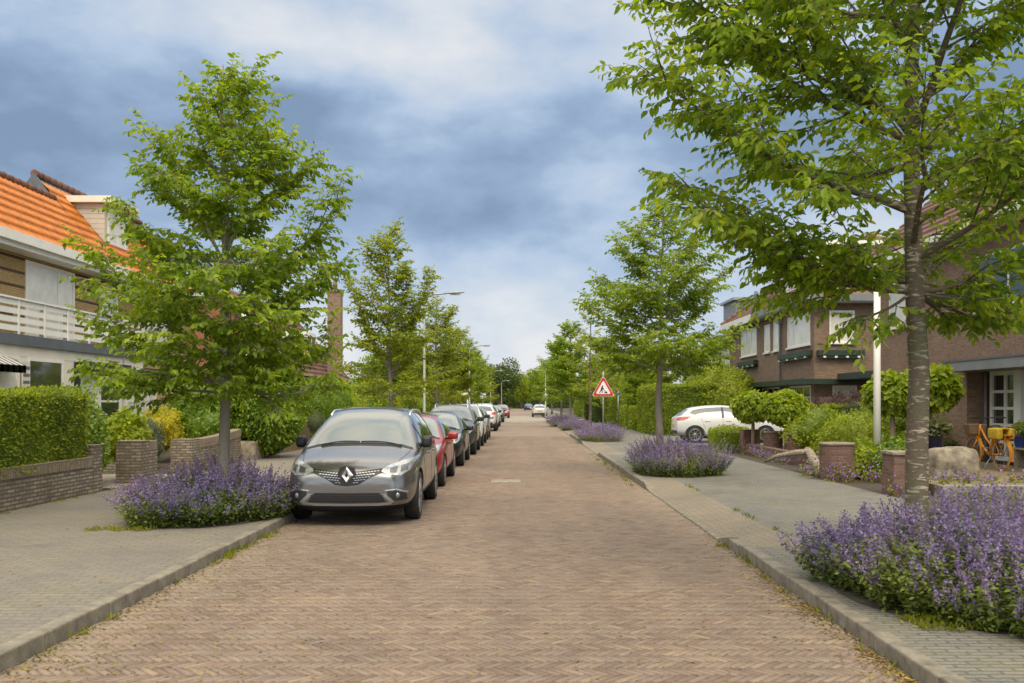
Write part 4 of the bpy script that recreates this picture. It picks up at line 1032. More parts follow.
# ground-floor bay under the balcony, with its windows
def bay(h, fin, y0, a0, a1, wins, awn):
    b = MB(); b.box(-12, -11.22, y0+a0, y0+a1, .1, 1.0); fin(b.build('bay_wall', M['cream_paint'], h))
    F = Face((-11.22, y0, 0), (0, 1, 0), (1, 0, 0))
    c = MB(); F.box(c, a0, a1, 2.72, 2.96, -.78, .02); fin(c.build('bay_lintel', M['cream_paint'], h))
    for p0, p1 in zip([a0]+[w[1] for w in wins], [w[0] for w in wins]+[a1]):
        if p1-p0 > .02: q = MB(); F.box(q, p0, p1, 1.0, 2.72, -.5, .012); fin(q.build('bay_post', M['cream_paint'], h))
    for w0, w1, pm in wins: fin(F.window(h, w0, w1, 1.0, 2.72, M['white_paint'], M[pm], (), (1.72,), t=.08, d=.03))
    d = MB(); F.box(d, a0, a1, 2.962, 3.20, -.78, .10); fin(d.build('balcony_edge', M['lead'], h))
    r = MB()
    for z in (3.27, 3.46, 3.65, 3.84): F.box(r, a0, a1, z, z+.125, .0, .03)
    F.box(r, a0, a1, 3.975, 4.02, -.03, .07)
    rail = fin(r.build('balcony_railing', M['white_paint'], h))
    y = a0+.02
    while y < a1: 
        q = MB(); F.box(q, y, y+.09, 3.202, 3.974, -.062, -.001); F.box(q, y+.01, y+.08, 3.21, 3.97, .031, .05); q.build('post', M['white_paint'], rail).matrix_parent_inverse = Matrix(); y += 1.12
    return F
F1 = bay(HA, finA, 13.0, 2.0, 13.1, [(2.3, 4.4, 'pane_curtain'), (4.5, 6.3, 'pane'), (6.5, 7.72, 'pane_curtain'), (8.08, 9.72, 'pane'), (10.36, 11.6, 'pane_curtain'), (11.65, 12.95, 'pane')], 0)
F2 = bay(HB, finB, 26.21, .0, 1.3, [(.1, 1.2, 'pane_curtain')], 0)
a = MB()
for k in range(14):
    a0 = 5.72+k*.11; v = [F1.p(x, z, d) for x, z, d in ((a0, 2.68, .06), (a0+.108, 2.68, .06), (a0+.108, 2.50, .42), (a0, 2.50, .42), (a0, 2.34, .42), (a0+.108, 2.34, .42))]
    w = [(p[0], p[1], p[2]-.012) for p in v]
    a.add(v+w, [(0, 1, 2, 3), (3, 2, 5, 4), (7, 6, 9, 8), (8, 9, 10, 11), (0, 6, 7, 1), (4, 5, 11, 10)], k % 2)
finA(a.build('awning', [M['awning'], M['awning_stripe']], HA))
c = MB(); F1.box(c, 7.75, 8.02, 1.1, 2.6, .05, .09); 
for k in range(9): F1.box(c, 7.75, 8.02, 1.15+k*.16, 1.22+k*.16, .091, .096, 1)
finA(c.build('blind', [M['awning'], M['awning_stripe']], HA))
c = MB(); F1.box(c, 10.40, 13.05, 2.50, 2.72, .03, .28); finA(c.build('awning_box', M['black'], HA))
c = MB(); F1.box(c, 10.26, 10.35, 1.1, 2.7, .02, .14); finA(c.build('awning_rail', M['black'], HA))
finB(FB.window(HB, 3.0, 4.25, .95, 2.05, M['white_paint'], M['pane_curtain'], (3.62,), t=.10))
# step in the roof between the two houses and the dormer beyond
c = MB(); c.prism([(-13.15, 7.36), (-13.75, 8.16), (-14.5, 7.2), (-13.3, 7.2)], 26.19, 26.26); finB(c.build('roof_verge', M['lead'], HB))
dm = MB(); dm.prism([(-12.28, 6.18), (-12.28, 7.55), (-13.9, 7.55), (-13.9, 6.3)], 27.4, 29.0)
D = finB(dm.build('dormer', M['timber_siding'], HB))
for k in range(9):
    pass
s = MB()
for k in range(9): s.box(-13.8, -12.283, 27.372, 27.398, 6.2+k*.15, 6.2+k*.15+.142)
s.build('siding', M['timber_siding'], D).matrix_parent_inverse = Matrix()
s = MB(); s.box(-14.2, -12.02, 27.18, 29.2, 7.552, 7.74); s.build('roof', M['cream_paint'], D)
s = MB(); s.tube([(-12.22, 27.34, 6.28), (-13.62, 27.34, 7.88)], .045, 6); s.build('flashing', M['lead'], D)
FD = Face((-12.28, 27.4, 0), (0, 1, 0), (1, 0, 0)); FD.window(D, .15, 1.45, 6.4, 7.45, M['white_paint'], M['pane_curtain'], (.8,), sill=False)

# --- the red-tiled house further on
h = thing('brick_house', 'orange brick house with red tiled gable roof and tall chimney beyond the big hedge', 'house', (-11, 46, 0))
inv = Matrix.Translation((11, -46, 0))
def fin(o): o.matrix_parent_inverse = inv; return o
w = MB(); w.box(-19, -11.4, 46, 60, 0, 3.1); w.prism([(-19, 3.102), (-11.35, 3.102), (-15.2, 7.25)], 45.98, 59.9); fin(w.build('wall', M['brick_orange'], h))
fin(tiled('roof', (-11.0, 45.7, 3.0), (0, 1, 0), (-4.2, 0, 4.6), 14.6, 6.2, M['tile_red'], h, fine=False))
d = MB(); d.prism([(-11.02, 2.9), (-15.2, 7.5), (-19.3, 2.9), (-19.1, 2.9), (-15.2, 7.3), (-11.22, 2.9)], 45.75, 60.2); fin(d.build('roof_deck', M['lead'], h))
b = MB(); b.tube([(-10.98, 45.68, 3.02), (-15.2, 45.68, 7.62)], .11, 4); fin(b.build('bargeboard', M['white_paint'], h))
F = Face((-11, 45.6, 0), (-1, 0, 0), (0, -1, 0))
fin(F.window(h, 1.9, 3.1, 3.2, 4.3, M['white_paint'], M['pane'], (2.5,)))
c = MB()
for k in range(8): F.box(c, 1.0, 1.85, 3.2+k*.145, 3.335+k*.145, .0, .04)
fin(c.build('cladding', M['lead'], h))
dd = MB(); dd.box(-13.2, -11.6, 50, 52.4, 4.1, 5.5); D2 = fin(dd.build('dormer', M['white_paint'], h))
FE = Face((-11.6, 50, 0), (0, 1, 0), (1, 0, 0)); FE.window(D2, .15, 2.25, 4.25, 5.35, M['white_paint'], M['pane'], (1.2,), sill=False)
FE = Face((-11.6, 50, 0), (-1, 0, 0), (0, -1, 0)); FE.window(D2, .2, 1.2, 4.3, 5.3, M['white_paint'], M['pane'], (), sill=False)
c = MB(); c.box(-11.3, -10.55, 54, 54.75, 2.5, 8.1); c.box(-11.36, -10.49, 53.94, 54.81, 8.1, 8.25); c.tube([(-10.92, 54.37, 8.25), (-10.92, 54.37, 8.9)], .13, 8); fin(c.build('chimney', M['brick_red'], h))

# --- right: the dark brick corner house
h = thing('brick_house', 'dark brown brick house with white framed windows and green canopy behind the round garden trees', 'house', (12, 38.2, 0))
inv = Matrix.Translation((-12, -38.2, 0))
X0, Y0, Y1 = 12, 38.2, 53
w = MB(); w.box(X0, 20, Y0, Y1, 0, 5.9); fin(w.build('wall', M['brick_brown'], h))
FS = Face((X0, Y0, 0), (0, 1, 0), (-1, 0, 0)); FN = Face((X0, Y0, 0), (1, 0, 0), (0, -1, 0))
fin(FS.window(h, .5, 3.75, 4.12, 5.48, M['white_paint'], M['pane_curtain'], (2.9,)))
fin(FS.window(h, 5.2, 6.1, 4.12, 5.48, M['white_paint'], M['pane_curtain'])); fin(FS.window(h, 6.75, 7.75, 4.12, 5.48, M['white_paint'], M['pane_curtain']))
fin(FS.window(h, 9.3, 12.6, 4.15, 5.55, M['white_paint'], M['pane_curtain'], (10.4, 11.5)))
fin(FN.window(h, .62, 1.66, 4.14, 5.46, M['white_paint'], M['pane_curtain'])); fin(FN.window(h, 2.9, 3.9, 4.14, 5.46, M['white_paint'], M['pane']))
fin(FS.window(h, .4, 3.4, .9, 2.4, M['white_paint'], M['pane'], (1.4, 2.4), (1.9,))); fin(FS.window(h, 5.2, 8.2, .9, 2.4, M['white_paint'], M['pane'], (6.2, 7.2), (1.9,)))
fin(FN.window(h, .75, 1.75, 1.35, 2.38, M['white_paint'], M['pane_curtain'], (), (2.0,)))
def awnbox(F_, a0, a1, z):
    c = MB(); F_.box(c, a0, a1, z, z+.22, .01, .26); F_.box(c, a0+.05, a1-.05, z-.10, z-.002, .16, .22)
    for k in range(4): F_.box(c, a0+.2+(a1-a0-.5)*k/3, a0+.3+(a1-a0-.5)*k/3, z-.09, z-.02, .221, .27, 1)
    fin(c.build('awning_box', [M['dark_green'], M['white_paint']], h))
awnbox(FS, .2, 4.6, 3.62); awnbox(FS, 9.0, 12.7, 3.62); awnbox(FN, .1, 2.0, 3.60)
c = MB(); c.box(X0-.75, X0+.01, Y0-.7, Y1, 2.42, 2.64); c.box(X0+.01, X0+2.6, Y0-.7, Y0-.005, 2.422, 2.638); fin(c.build('canopy', M['dark_green'], h))
c = MB(); c.tube([(X0-.09, Y0+4.75, .1), (X0-.09, Y0+4.75, 5.3), (X0-.3, Y0+4.75, 5.7)], .05, 8); c.box(X0-.2, X0-.01, Y0+4.6, Y0+4.9, 5.3, 5.5); fin(c.build('downpipe', M['grey_paint'], h))
c = MB(); c.box(X0-.55, 20.4, Y0-.55, Y1+.2, 5.74, 5.895); c.box(X0-.60, X0-.551, Y0-.6, Y0+8.2, 5.80, 6.08); c.box(X0-.62, X0-.551, Y0+8.21, Y1+.4, 5.72, 6.08, 1); c.box(X0-.55, 20.4, Y0-.6, Y0-.551, 5.802, 6.078)
fin(c.build('eaves', [M['grey_paint'], M['white_paint']], h))
# hipped roof: near end slopes back, far end is a gable
rx, rz_, ry = 16.0, 9.3, Y0+4.0
ex = X0-.55; slope = Vector((rx-ex, 0, rz_-6.02)); SL = slope.length
def hipcut(V):
    lim = (Y0-.5)+(ry-Y0+.5)*np.clip((V[..., 0]-ex)/(rx-ex), 0, 1)
    V = V.copy(); V[..., 1] = np.maximum(V[..., 1], lim); return V
fin(tiled('roof', (ex, Y0-.5, 6.02), (0, 1, 0), slope, Y1-Y0+.9, SL, M['tile_red'], h, fine=False, cut=hipcut))
def hipcut2(V):
    t = np.clip((V[..., 1]-(Y0-.5))/(ry-Y0+.5), 0, 1); V = V.copy(); V[..., 0] = np.clip(V[..., 0], ex+(rx-ex)*t, 20.4-(20.4-rx)*t); return V
fin(tiled('roof', (ex, Y0-.5, 6.02), (1, 0, 0), (0, ry-Y0+.5, rz_-6.02), 20.4-ex, math.hypot(ry-Y0+.5, rz_-6.02), M['tile_red'], h, fine=False, cut=hipcut2))
d = MB(); d.add([(ex, Y0-.5, 5.98), (20.4, Y0-.5, 5.98), (20.4, Y1+.35, 5.98), (ex, Y1+.35, 5.98), (rx, ry, rz_-.05), (rx, Y1+.35, rz_-.05)], [(0, 3, 5, 4), (1, 4, 5, 2), (0, 4, 1), (3, 2, 5), (0, 1, 2, 3)]); fin(d.build('roof_deck', M['lead'], h))
fin(ridge_tiles('verge', (ex-.02, Y1+.33, 6.1), (rx, Y1+.33, rz_+.08), M['tile_red'], h)); fin(ridge_tiles('ridge', (rx, ry, rz_+.05), (rx, Y1+.3, rz_+.05), M['tile_red'], h)); fin(ridge_tiles('hip', (ex, Y0-.5, 6.1), (rx, ry, rz_+.05), M['tile_red'], h))
d = MB(); d.box(12.6, 15.6, 41.0, 45.6, 6.2, 8.6); D3 = fin(d.build('dormer', M['white_paint'], h)); d = MB(); d.box(12.3, 15.9, 40.8, 45.8, 8.602, 8.8); d.build('roof', M['white_paint'], D3)
FE = Face((12.6, 41, 0), (0, 1, 0), (-1, 0, 0)); FE.window(D3, .3, 4.3, 7.0, 8.4, M['white_paint'], M['pane_curtain'], (1.6, 2.9), sill=False)
c = MB(); c.box(13.15, 13.95, 46.6, 47.4, 6.6, 8.5); c.box(13.1, 14.0, 46.55, 47.45, 8.5, 8.62); fin(c.build('chimney', M['brick_brown'], h))
# porch roof on its white post, at the near end wall
c = MB(); c.box(12.7, 14.6, 33.4, Y0-.71, 2.60, 2.84); fin(c.build('porch_roof', M['dark_green'], h)); c = MB(); c.box(12.75, 12.9, 33.5, 33.65, .1, 2.598); fin(c.build('porch_post', M['white_paint'], h))

# house beyond, seen over the hedge
h = thing('brick_house', 'brick house with grey flat dormer partly hidden behind the dark brown one', 'house', (12.6, 56, 0)); inv = Matrix.Translation((-12.6, -56, 0))
w = MB(); w.box(12.6, 20, 56, 61.5, 0, 5.4); fin(w.build('wall', M['brick_brown'], h))
fin(tiled('roof', (12.1, 55.6, 5.4), (0, 1, 0), (4, 0, 2.2), 6.2, 4.5, M['tile_red'], h, fine=False)); d = MB(); d.prism([(12.12, 5.3), (16.1, 7.55), (20.2, 5.3)], 55.65, 61.7); fin(d.build('roof_deck', M['lead'], h))
d = MB(); d.box(13.0, 15.4, 56.6, 60, 5.9, 7.9); D4 = fin(d.build('dormer', M['grey_paint'], h)); d = MB(); d.box(12.8, 15.7, 56.4, 60.2, 7.902, 8.06); d.build('roof', M['steel'], D4)
FE = Face((12.6, 56, 0), (0, 1, 0), (-1, 0, 0)); fin(FE.window(h, .4, 2.6, 3.6, 5.0, M['white_paint'], M['pane_curtain'], (1.5,))); fin(FE.window(h, 3.4, 5.2, 3.6, 5.0, M['white_paint'], M['pane_curtain'], (4.3,)))
c = MB(); c.tube([(14.6, 58, 8.06), (14.6, 58, 8.6)], .12, 8); fin(c.build('flue', M['lead'], h))

# --- right, near: the brick house with the patio
h = thing('brick_house', 'brick house with grey canopy and glazed white door behind the orange bicycle', 'house', (11, 15, 0)); inv = Matrix.Translation((-11, -15, 0))
F = Face((11, 15, 0), (0, 1, 0), (-1, 0, 0))
w = MB(); w.box(11, 20, 15, 28.6, 2.68, 5.9); w.box(11.0, 20, 23.0, 28.6, 0, 2.679); w.box(11.55, 20, 15, 23.0, 0, 2.679); fin(w.build('wall', M['brick_red'], h))
c = MB(); c.box(10.42, 11.54, 14.8, 23.15, 2.44, 2.66); fin(c.build('canopy', M['grey_paint'], h))
c = MB(); c.box(10.40, 11.0, 14.78, 23.17, 2.662, 2.70); fin(c.build('canopy_cap', M['lead'], h))
FI = Face((11.50, 15, 0), (0, 1, 0), (-1, 0, 0))
dr = FI.window(h, 6.55, 7.75, .30, 2.44, M['white_paint'], M['pane'], (7.05,), (.75, 1.15, 1.55, 1.95), t=.10, d=.06, sill=False); dr.name = 'door'; fin(dr)
p = MB(); FI.box(p, 6.16, 6.42, .28, 2.438, .0, .16); fin(p.build('column', M['white_paint'], h))
fin(FI.window(h, 1.2, 5.9, 1.05, 2.42, M['white_paint'], M['pane'], (2.7, 4.3), (), t=.09, d=.06))
b = MB(); FI.box(b, .8, 6.1, .28, .98, .0, .3); fin(b.build('bay_wall', M['brick_pier'], h))
c = MB(); c.tube([(11.42, 22.9, .27), (11.42, 22.9, 2.42)], .045, 8); fin(c.build('downpipe', M['grey_paint'], h))
fin(F.window(h, 11.4, 12.8, 3.9, 5.2, M['white_paint'], M['pane_curtain'], (12.1,))); fin(F.window(h, 4.5, 7.5, 3.9, 5.2, M['white_paint'], M['pane'], (6.0,))); fin(F.window(h, 9.9, 11.0, 1.2, 2.3, M['white_paint'], M['pane']))
fin(tiled('roof', (10.5, 14.7, 5.95), (0, 1, 0), (3.6, 0, 3.3), 14.2, 4.8, M['tile_red'], h, fine=False)); d = MB(); d.prism([(10.52, 5.88), (14.1, 9.15), (20.2, 5.88)], 14.75, 28.85); fin(d.build('roof_deck', M['lead'], h))
c = MB(); c.box(10.38, 10.99, 14.7, 28.9, 5.72, 5.90); fin(c.build('gutter', M['white_paint'], h))

# ------------------------------------------------------------------ garden walls, piers and hedges
def garden_wall(name, label, boxes, cop, cat='wall', mats=('brick_garden', 'coping'), group=None, base=None):
    b = boxes[0]; root = thing(name, label, cat, (b[0], b[2], .09), 0, group); inv_ = Matrix.Translation((-b[0], -b[2], -.09))
    m = MB()
    for q in boxes: m.box(*q)
    m.build('brickwork', M[mats[0]], root).matrix_parent_inverse = inv_
    m = MB()
    for q in cop: m.box(*q, 0, .012)
    m.build('coping', M[mats[1]], root).matrix_parent_inverse = inv_
    return root
garden_wall('garden_wall', 'long low weathered brick wall with soldier coping under the clipped hedge', [(-7.72, -7.5, 6, 16.25, -.02, .56), (-7.73, -7.49, 16.25, 16.6, -.02, .93)], [(-7.73, -7.488, 6, 16.247, .562, .745), (-7.74, -7.48, 16.24, 16.61, .932, .945)])
garden_wall('garden_wall', 'short brick wall with stout weathered end pier beside the garden gate opening', [(-7.95, -7.46, 18.2, 18.62, -.02, .92), (-7.74, -7.47, 18.62, 19.05, -.02, .72)], [(-7.96, -7.45, 18.19, 18.63, .922, .94), (-7.745, -7.465, 18.632, 19.055, .722, .92)])
garden_wall('garden_wall', 'brick wall running back along the garden path behind the street tree', [(-10.4, -8.6, 21.0, 21.22, -.02, .62)], [(-10.42, -8.58, 20.98, 21.24, .622, .84)])
w = thing('garden_wall', 'brick wall with sagging wavy top and end pier beneath the laurel bush', 'wall', (-7.7, 20.9, .09)); inv_ = Matrix.Translation((7.7, -20.9, -.09))
m = MB(); m.box(-7.9, -7.42, 20.9, 21.4, -.02, .86); m.build('pier', M['brick_garden'], w).matrix_parent_inverse = inv_
m = MB(); n = 24
for k in range(n):
    y0, y1 = 21.402+3.4*k/n, 21.402+3.4*(k+1)/n; z = lambda y: .62+.22*((y-21.4)/3.4-.35)**2*.7+.10*((y-21.4)/3.4)
    v = [(x, y, zz) for y in (y0, y1) for x in (-7.72, -7.5) for zz in (-.02, z(y))]
    m.add(v, [(0, 1, 3, 2), (4, 6, 7, 5), (1, 5, 7, 3), (2, 3, 7, 6), (0, 4, 5, 1)])
m.build('brickwork', M['brick_garden'], w).matrix_parent_inverse = inv_
m = MB()
for k in range(n):
    y0, y1 = 21.402+3.4*k/n, 21.402+3.4*(k+1)/n
    v = [(x, y, z(y)+dz) for y in (y0, y1) for x in (-7.735, -7.485) for dz in (.002, .2)]
    m.add(v, [(0, 1, 3, 2), (4, 6, 7, 5), (1, 5, 7, 3), (2, 3, 7, 6), (0, 4, 5, 1)])
m.build('coping', M['coping'], w).matrix_parent_inverse = inv_
m = MB(); m.box(-7.9, -7.36, 25.6, 27.1, -.02, .62, 0, .08); tag(m.build('stone_planter', M['stone']), 'squat sandy stone planter wall under the laurel bush', 'planter')
f = MB()
for k in range(14):
    y = 29.6+k*.26; f.box(-7.53, -7.50, y, y+.25, .1, 1.02+.02*math.sin(k*2.1))
f.box(-7.58, -7.531, 29.6, 33.24, .3, .4); f.box(-7.58, -7.531, 29.6, 33.24, .78, .88)
tag(f.build('board_fence', M['wood_fence']), 'low brown wooden board fence past the laurel bush', 'fence')
f = MB(); f.box(-7.75, -7.46, 28.0, 28.32, -.02, .95, 0, .02); tag(f.build('gate_post', M['wood_fence']), 'stout brown wooden gate post beside the low board fence', 'post')

hedge('hedge', 'long clipped yellow-green hedge on top of the low brick wall', (-8.55, -7.48, 6, 16.2, .62, 1.88), 46000, .052, .6, M['leaf_hedge'], 31, .18, .065)
blob('garden_shrub', 'loose dark shrub spilling beside the brick gate pier', 'shrub', (-8.35, 17.4, .95), (.62, .75, .95), 6000, .085, .5, M['leaf_laurel'], 32, amp=.2)
blob('garden_shrub', 'light green leafy shrub leaning over the short brick wall', 'shrub', (-8.15, 19.0, 1.0), (.42, .5, .5), 2200, .11, .55, M['leaf_bright'], 33, amp=.3)
blob('garden_shrub', 'golden yellow shrub in front of the white framed low window', 'shrub', (-9.6, 24.6, 1.0), (.55, .6, .62), 3200, .075, .6, M['leaf_gold'], 34, amp=.25)
blob('garden_shrub', 'dark green shrub between the golden shrub and the laurel', 'shrub', (-9.0, 26.3, 1.15), (1.05, 1.2, 1.15), 6000, .09, .5, M['leaf_laurel'], 35, amp=.2)
blob('garden_shrub', 'grey-leaved shrub behind the path wall', 'shrub', (-9.1, 22.3, .75), (.5, .6, .55), 2200, .06, .5, M['grey_leaf'], 36, amp=.25)
blob('laurel_bush', 'big rounded glossy green laurel overhanging the wavy wall', 'bush', (-7.45, 26.9, 1.52), (1.15, 1.35, 1.28), 15000, .115, .5, M['leaf_laurel'], 37, amp=.10, fine=True)
blob('rounded_hedge', 'dark green hedge clipped into a dome beyond the laurel', 'hedge', (-7.6, 35.5, 1.05), (1.25, 2.6, 1.62), 17000, .075, .6, M['leaf_street'], 38, amp=.05, power=2.8)
blob('lavender_bush', 'round grey-green lavender bush in front of the dome hedge', 'bush', (-7.0, 31.6, 1.0), (.28, .35, .34), 2600, .09, .12, M['lavender'], 39, amp=.05, droop=-.6, stem=(.09, .05, M['bark_tan']))
for i, (x, y, z, rx, ry, rzz, mt, lab) in enumerate([
    (-8.6, 42, 1.3, 1.5, 2.2, 1.35, 'leaf_bright', 'light green bush before the orange brick house'), (-8.3, 48, 1.2, 1.3, 2.2, 1.4, 'leaf_street', 'green bush by the second street tree on the parked side'),
    (-8.6, 55, 1.4, 1.5, 2.8, 1.7, 'leaf_olive', 'olive green bush beyond the orange brick house'), (-8.6, 63, 1.6, 1.6, 3.2, 2.0, 'leaf_hedge', 'yellow-green bush halfway along the parked row'),
    (-9.0, 72, 1.8, 1.9, 3.6, 2.3, 'leaf_street', 'tall green bush past the white street name post'), (-9.2, 84, 2.0, 2.2, 4, 2.6, 'leaf_olive', 'broad olive bush near the far street lamps')]):
    blob('garden_bush', lab, 'bush', (x, y, z), (rx, ry, rzz), 5200, .14, .6, M[mt], 50+i, amp=.16)
# right-hand gardens, far to near
hedge('hedge', 'tall box-shaped green hedge behind the white driveway car', (6.3, 9.6, 45.2, 51, .0, 2.55), 20000, .10, .6, M['leaf_hedge'], 60, .18, .06)
hedge('hedge', 'lower clipped hedge along the pavement just past the tall box hedge', (6.2, 7.6, 52.5, 59, .0, 1.45), 9000, .10, .6, M['leaf_bright'], 61, .15, .06)
hedge('hedge', 'tall narrow hedge along the pavement, farther than the lower clipped one', (6.3, 7.7, 60, 71, .0, 2.2), 9000, .13, .6, M['leaf_hedge'], 62, .2, .08)
hedge('hedge', 'dark far hedge at the corner of the side street', (5.6, 8.2, 72, 83, .0, 2.4), 7000, .15, .6, M['leaf_dark'], 63, .25, .1)
hedge('hedge', 'hedge on the far corner across the side street', (6.2, 10.2, 95, 112, .0, 2.1), 7000, .17, .6, M['leaf_hedge'], 64, .25, .1)
blob('garden_bush', 'big rounded dark leaved bush towering behind the white driveway car', 'bush', (9.9, 46.6, 1.75), (2.0, 2.0, 1.95), 11000, .17, .45, M['leaf_bright'], 65, amp=.12)
blob('garden_bush', 'light yellow-green bush above the lower clipped hedge', 'bush', (7.9, 61.5, 2.4), (1.4, 2.0, 2.3), 5000, .15, .55, M['leaf_bright'], 66, amp=.25)
blob('garden_bush', 'loose pale shrub behind the road works sign', 'bush', (7.2, 70, 2.2), (1.2, 1.8, 2.4), 4500, .15, .55, M['leaf_olive'], 67, amp=.3)
hedge('box_hedge', 'small bright clipped box hedge beside the brick piers', (6.45, 7.6, 29.6, 32.6, .0, .82), 5200, .06, .65, M['leaf_hedge'], 68, .16, .08)
hedge('hedge', 'yellow-tinged clipped hedge under the brown house window', (9.9, 15.2, 30.2, 31.2, .0, 1.62), 11000, .07, .6, M['leaf_hedge'], 69, .14, .05)
blob('garden_shrub', 'dark red barberry shrub behind the yellow-tinged hedge', 'shrub', (11.8, 32.6, 1.5), (1.6, .6, .55), 3400, .07, .55, M['leaf_red'], 70, amp=.25)
for i, (x, y, z, rx, ry, rzz, mt, lab) in enumerate([(8.6, 26.6, .72, 1.3, 1.1, .75, 'leaf_bright', 'bright green perennials behind the clustered brick piers'), (8.15, 22.7, .60, 1.0, 1.2, .72, 'leaf_bright', 'bright green perennials right behind the round brick pier'),
    (9.7, 24.6, .8, 1.1, 1.4, .85, 'leaf_hedge', 'yellow-green perennials in the middle of the front garden'), (7.75, 19.0, .42, .62, .55, .58, 'leaf_laurel', 'round-leaved green shrub at the foot of the white pole'), (10.6, 28.6, .85, .9, .7, .8, 'grey_leaf', 'grey-green shrub before the yellow-tinged hedge'), (7.2, 19.6, .35, .45, .5, .45, 'leaf_bright', 'small bright shrub between the round pier and the white pole')]):
    blob('garden_shrub', lab, 'shrub', (x, y, z+.05), (rx, ry, rzz), 5200 if rx > .7 else 2600, .085, .62, M[mt], 71+i, amp=.3)
# brick piers with stone caps
def pier(label, x, y, r, h, round_=True, mat='brick_pier', cat='pier', cap=True):
    root = thing('brick_pier', label, cat, (x, y, .06))
    m = MB()
    if round_: m.lathe([(r, 0), (r, h)], n=28)
    else: m.box(-r, r, -r, r, 0, h, 0, .01)
    m.build('brickwork', M[mat], root)
    if cap:
        m = MB()
        if round_: m.lathe([(.001, h+.002), (r+.015, h+.002), (r+.018, h+.04), (r+.0, h+.055), (.001, h+.06)], n=28)
        else: m.box(-r-.03, r+.03, -r-.03, r+.03, h+.002, h+.06, 0, .012)
        m.build('cap', M['stone'], root)
    return root
pier('round brick pier with grey stone cap beside the driftwood log', 6.5, 19.2, .345, .75)
pier('square brick pier by the small box hedge, the farthest of the cluster', 7.15, 29.2, .26, .78, False, cap=False)
pier('round brick pier, the middle one of the cluster under the round garden trees', 7.45, 27.6, .28, .72)
pier('round brick pier, the cluster pier nearest the log', 7.75, 26.3, .27, .70)
pier('brick pier half hidden behind the big street tree trunk', 6.68, 16.3, .27, .72, False)
m = MB(); m.box(7.02, 7.28, 28.0, 29.0, .0, .48); m.box(6.72, 6.95, 19.6, 26.0, 0, .34)
m = MB(); m.box(6.95, 7.2, 20.2, 28.9, .0, .40); tag(m.build('garden_wall', M['brick_pier']), 'low brick garden wall linking the round brick piers', 'wall')
# driftwood log, boulder
m = MB(); m.tube([(6.62, 21.6, .60), (6.55, 21.2, .56), (6.46, 20.6, .42), (6.40, 20.1, .26), (6.36, 19.75, .13)], [.06, .085, .105, .095, .10], 14); m.tube([(6.56, 21.25, .56), (6.30, 21.5, .52), (6.0, 21.9, .42), (5.8, 22.2, .28)], [.07, .06, .05, .03], 9)
for i, v in enumerate(m.v):
    m.v[i] = (v[0]+.012*math.sin(i*1.9), v[1], v[2]+.012*math.sin(i*2.7))
tag(m.build('driftwood_log', M['wood_grey']), 'weathered grey driftwood log leaning by the round brick pier', 'log')
bm = bmesh.new(); bmesh.ops.create_icosphere(bm, subdivisions=5, radius=1)
r_ = np.random.default_rng(5); K = np.array([v.co[:] for v in bm.verts]); s = (np.abs(K)**4).sum(1)**(-.25); lm = lump(K*1.0, 9, .05, 2); lm2 = lump(K, 10, .022, 9)
for v, p in zip(bm.verts, K*s[:, None]*(lm*lm2)[:, None]*np.array([.44, .36, .40])): v.co = Vector(p)
m = MB(); m.bm(bm, 0, True); o = m.build('boulder', M['stone']); o.location = (7.92, 17.2, .46); tag(o, 'large rough sandy boulder on the patio edge beside the tree trunk', 'boulder')

# standard trees with clipped ball heads
for lab, x, y, z, r, sd in (('ball-headed garden tree farther from the white pole, partly in front of the driveway car', 7.05, 28.4, 1.58, .57, 90), ('ball-headed garden tree just behind the middle brick pier', 7.72, 27.2, 1.52, .63, 91), ('ball-headed garden tree between the white pole and the big street tree', 8.2, 20.6, 1.92, .52, 92), ('ball-headed garden tree by the house wall above the dark blue pot', 9.3, 21.2, 2.05, .58, 93)):
    blob('ball_tree', lab, 'tree', (x, y, z), (r, r, r*.80), 2300 if y < 25 else 2600, .19 if y < 25 else .15, .7, M['leaf_catalpa'], sd, amp=.12, droop=.75, fine=True, stem=(.08, .055, M['bark_tan']), group='ball-headed garden trees')

# ------------------------------------------------------------------ lamps, poles, signs
def street_lamp(label, x, y, z0, H, arm, side, group='street lamps', white=True):
    root = thing('street_lamp', label, 'street lamp', (x, y, z0), 0, group)
    m = MB(); m.tube([(0, 0, 0), (0, 0, 1.0), (0, 0, 1.02), (0, 0, H-.5)], [.085, .08, .055, .04], 14); m.build('pole', M['pole_white' if white else 'pole_grey'], root)
    m = MB(); pts = [(side*.0, 0, H-.52)]
    for k in range(9):
        a = k/8*math.pi/2; pts.append((side*.42*(1-math.cos(a)), 0, H-.5+.42*math.sin(a)))
    pts.append((side*arm*.6, 0, H-.04)); m.tube(pts, .036, 10); m.build('arm', M['steel'], root)
    m = MB(); bm = bmesh.new(); bmesh.ops.create_uvsphere(bm, u_segments=18, v_segments=10, radius=1, matrix=Matrix.Translation((side*arm*.83, 0, H-.02))@Matrix.Rotation(side*-.06, 4, 'Y')@Matrix.Diagonal((arm*.25, .11, .045, 1)))
    m.bm(bm, 0, True); hd = m.build('lamp_head', M['steel'], root)
    m = MB(); m.box(side*arm*.83-.2, side*arm*.83+.2, -.07, .07, H-.105, H-.06, 0, .02); m.build('lens', M['clear_lens'], hd)
    return root
for lab, y, H in (('grey street lamp rising above the second tree behind the parked cars', 36, 5.85), ('street lamp whose arm shows above the trees past the parked cars', 67, 5.7), ('pale far street lamp beside the square sign', 112, 5.4), ('very far street lamp before the dark round tree', 172, 5.6)):
    street_lamp(lab, -3.78, y, .1, H, 1.45, 1, white=False)
wp = thing('flag_pole', 'plain white pole standing among the perennials of the front garden', 'pole', (7.56, 19.8, .09))
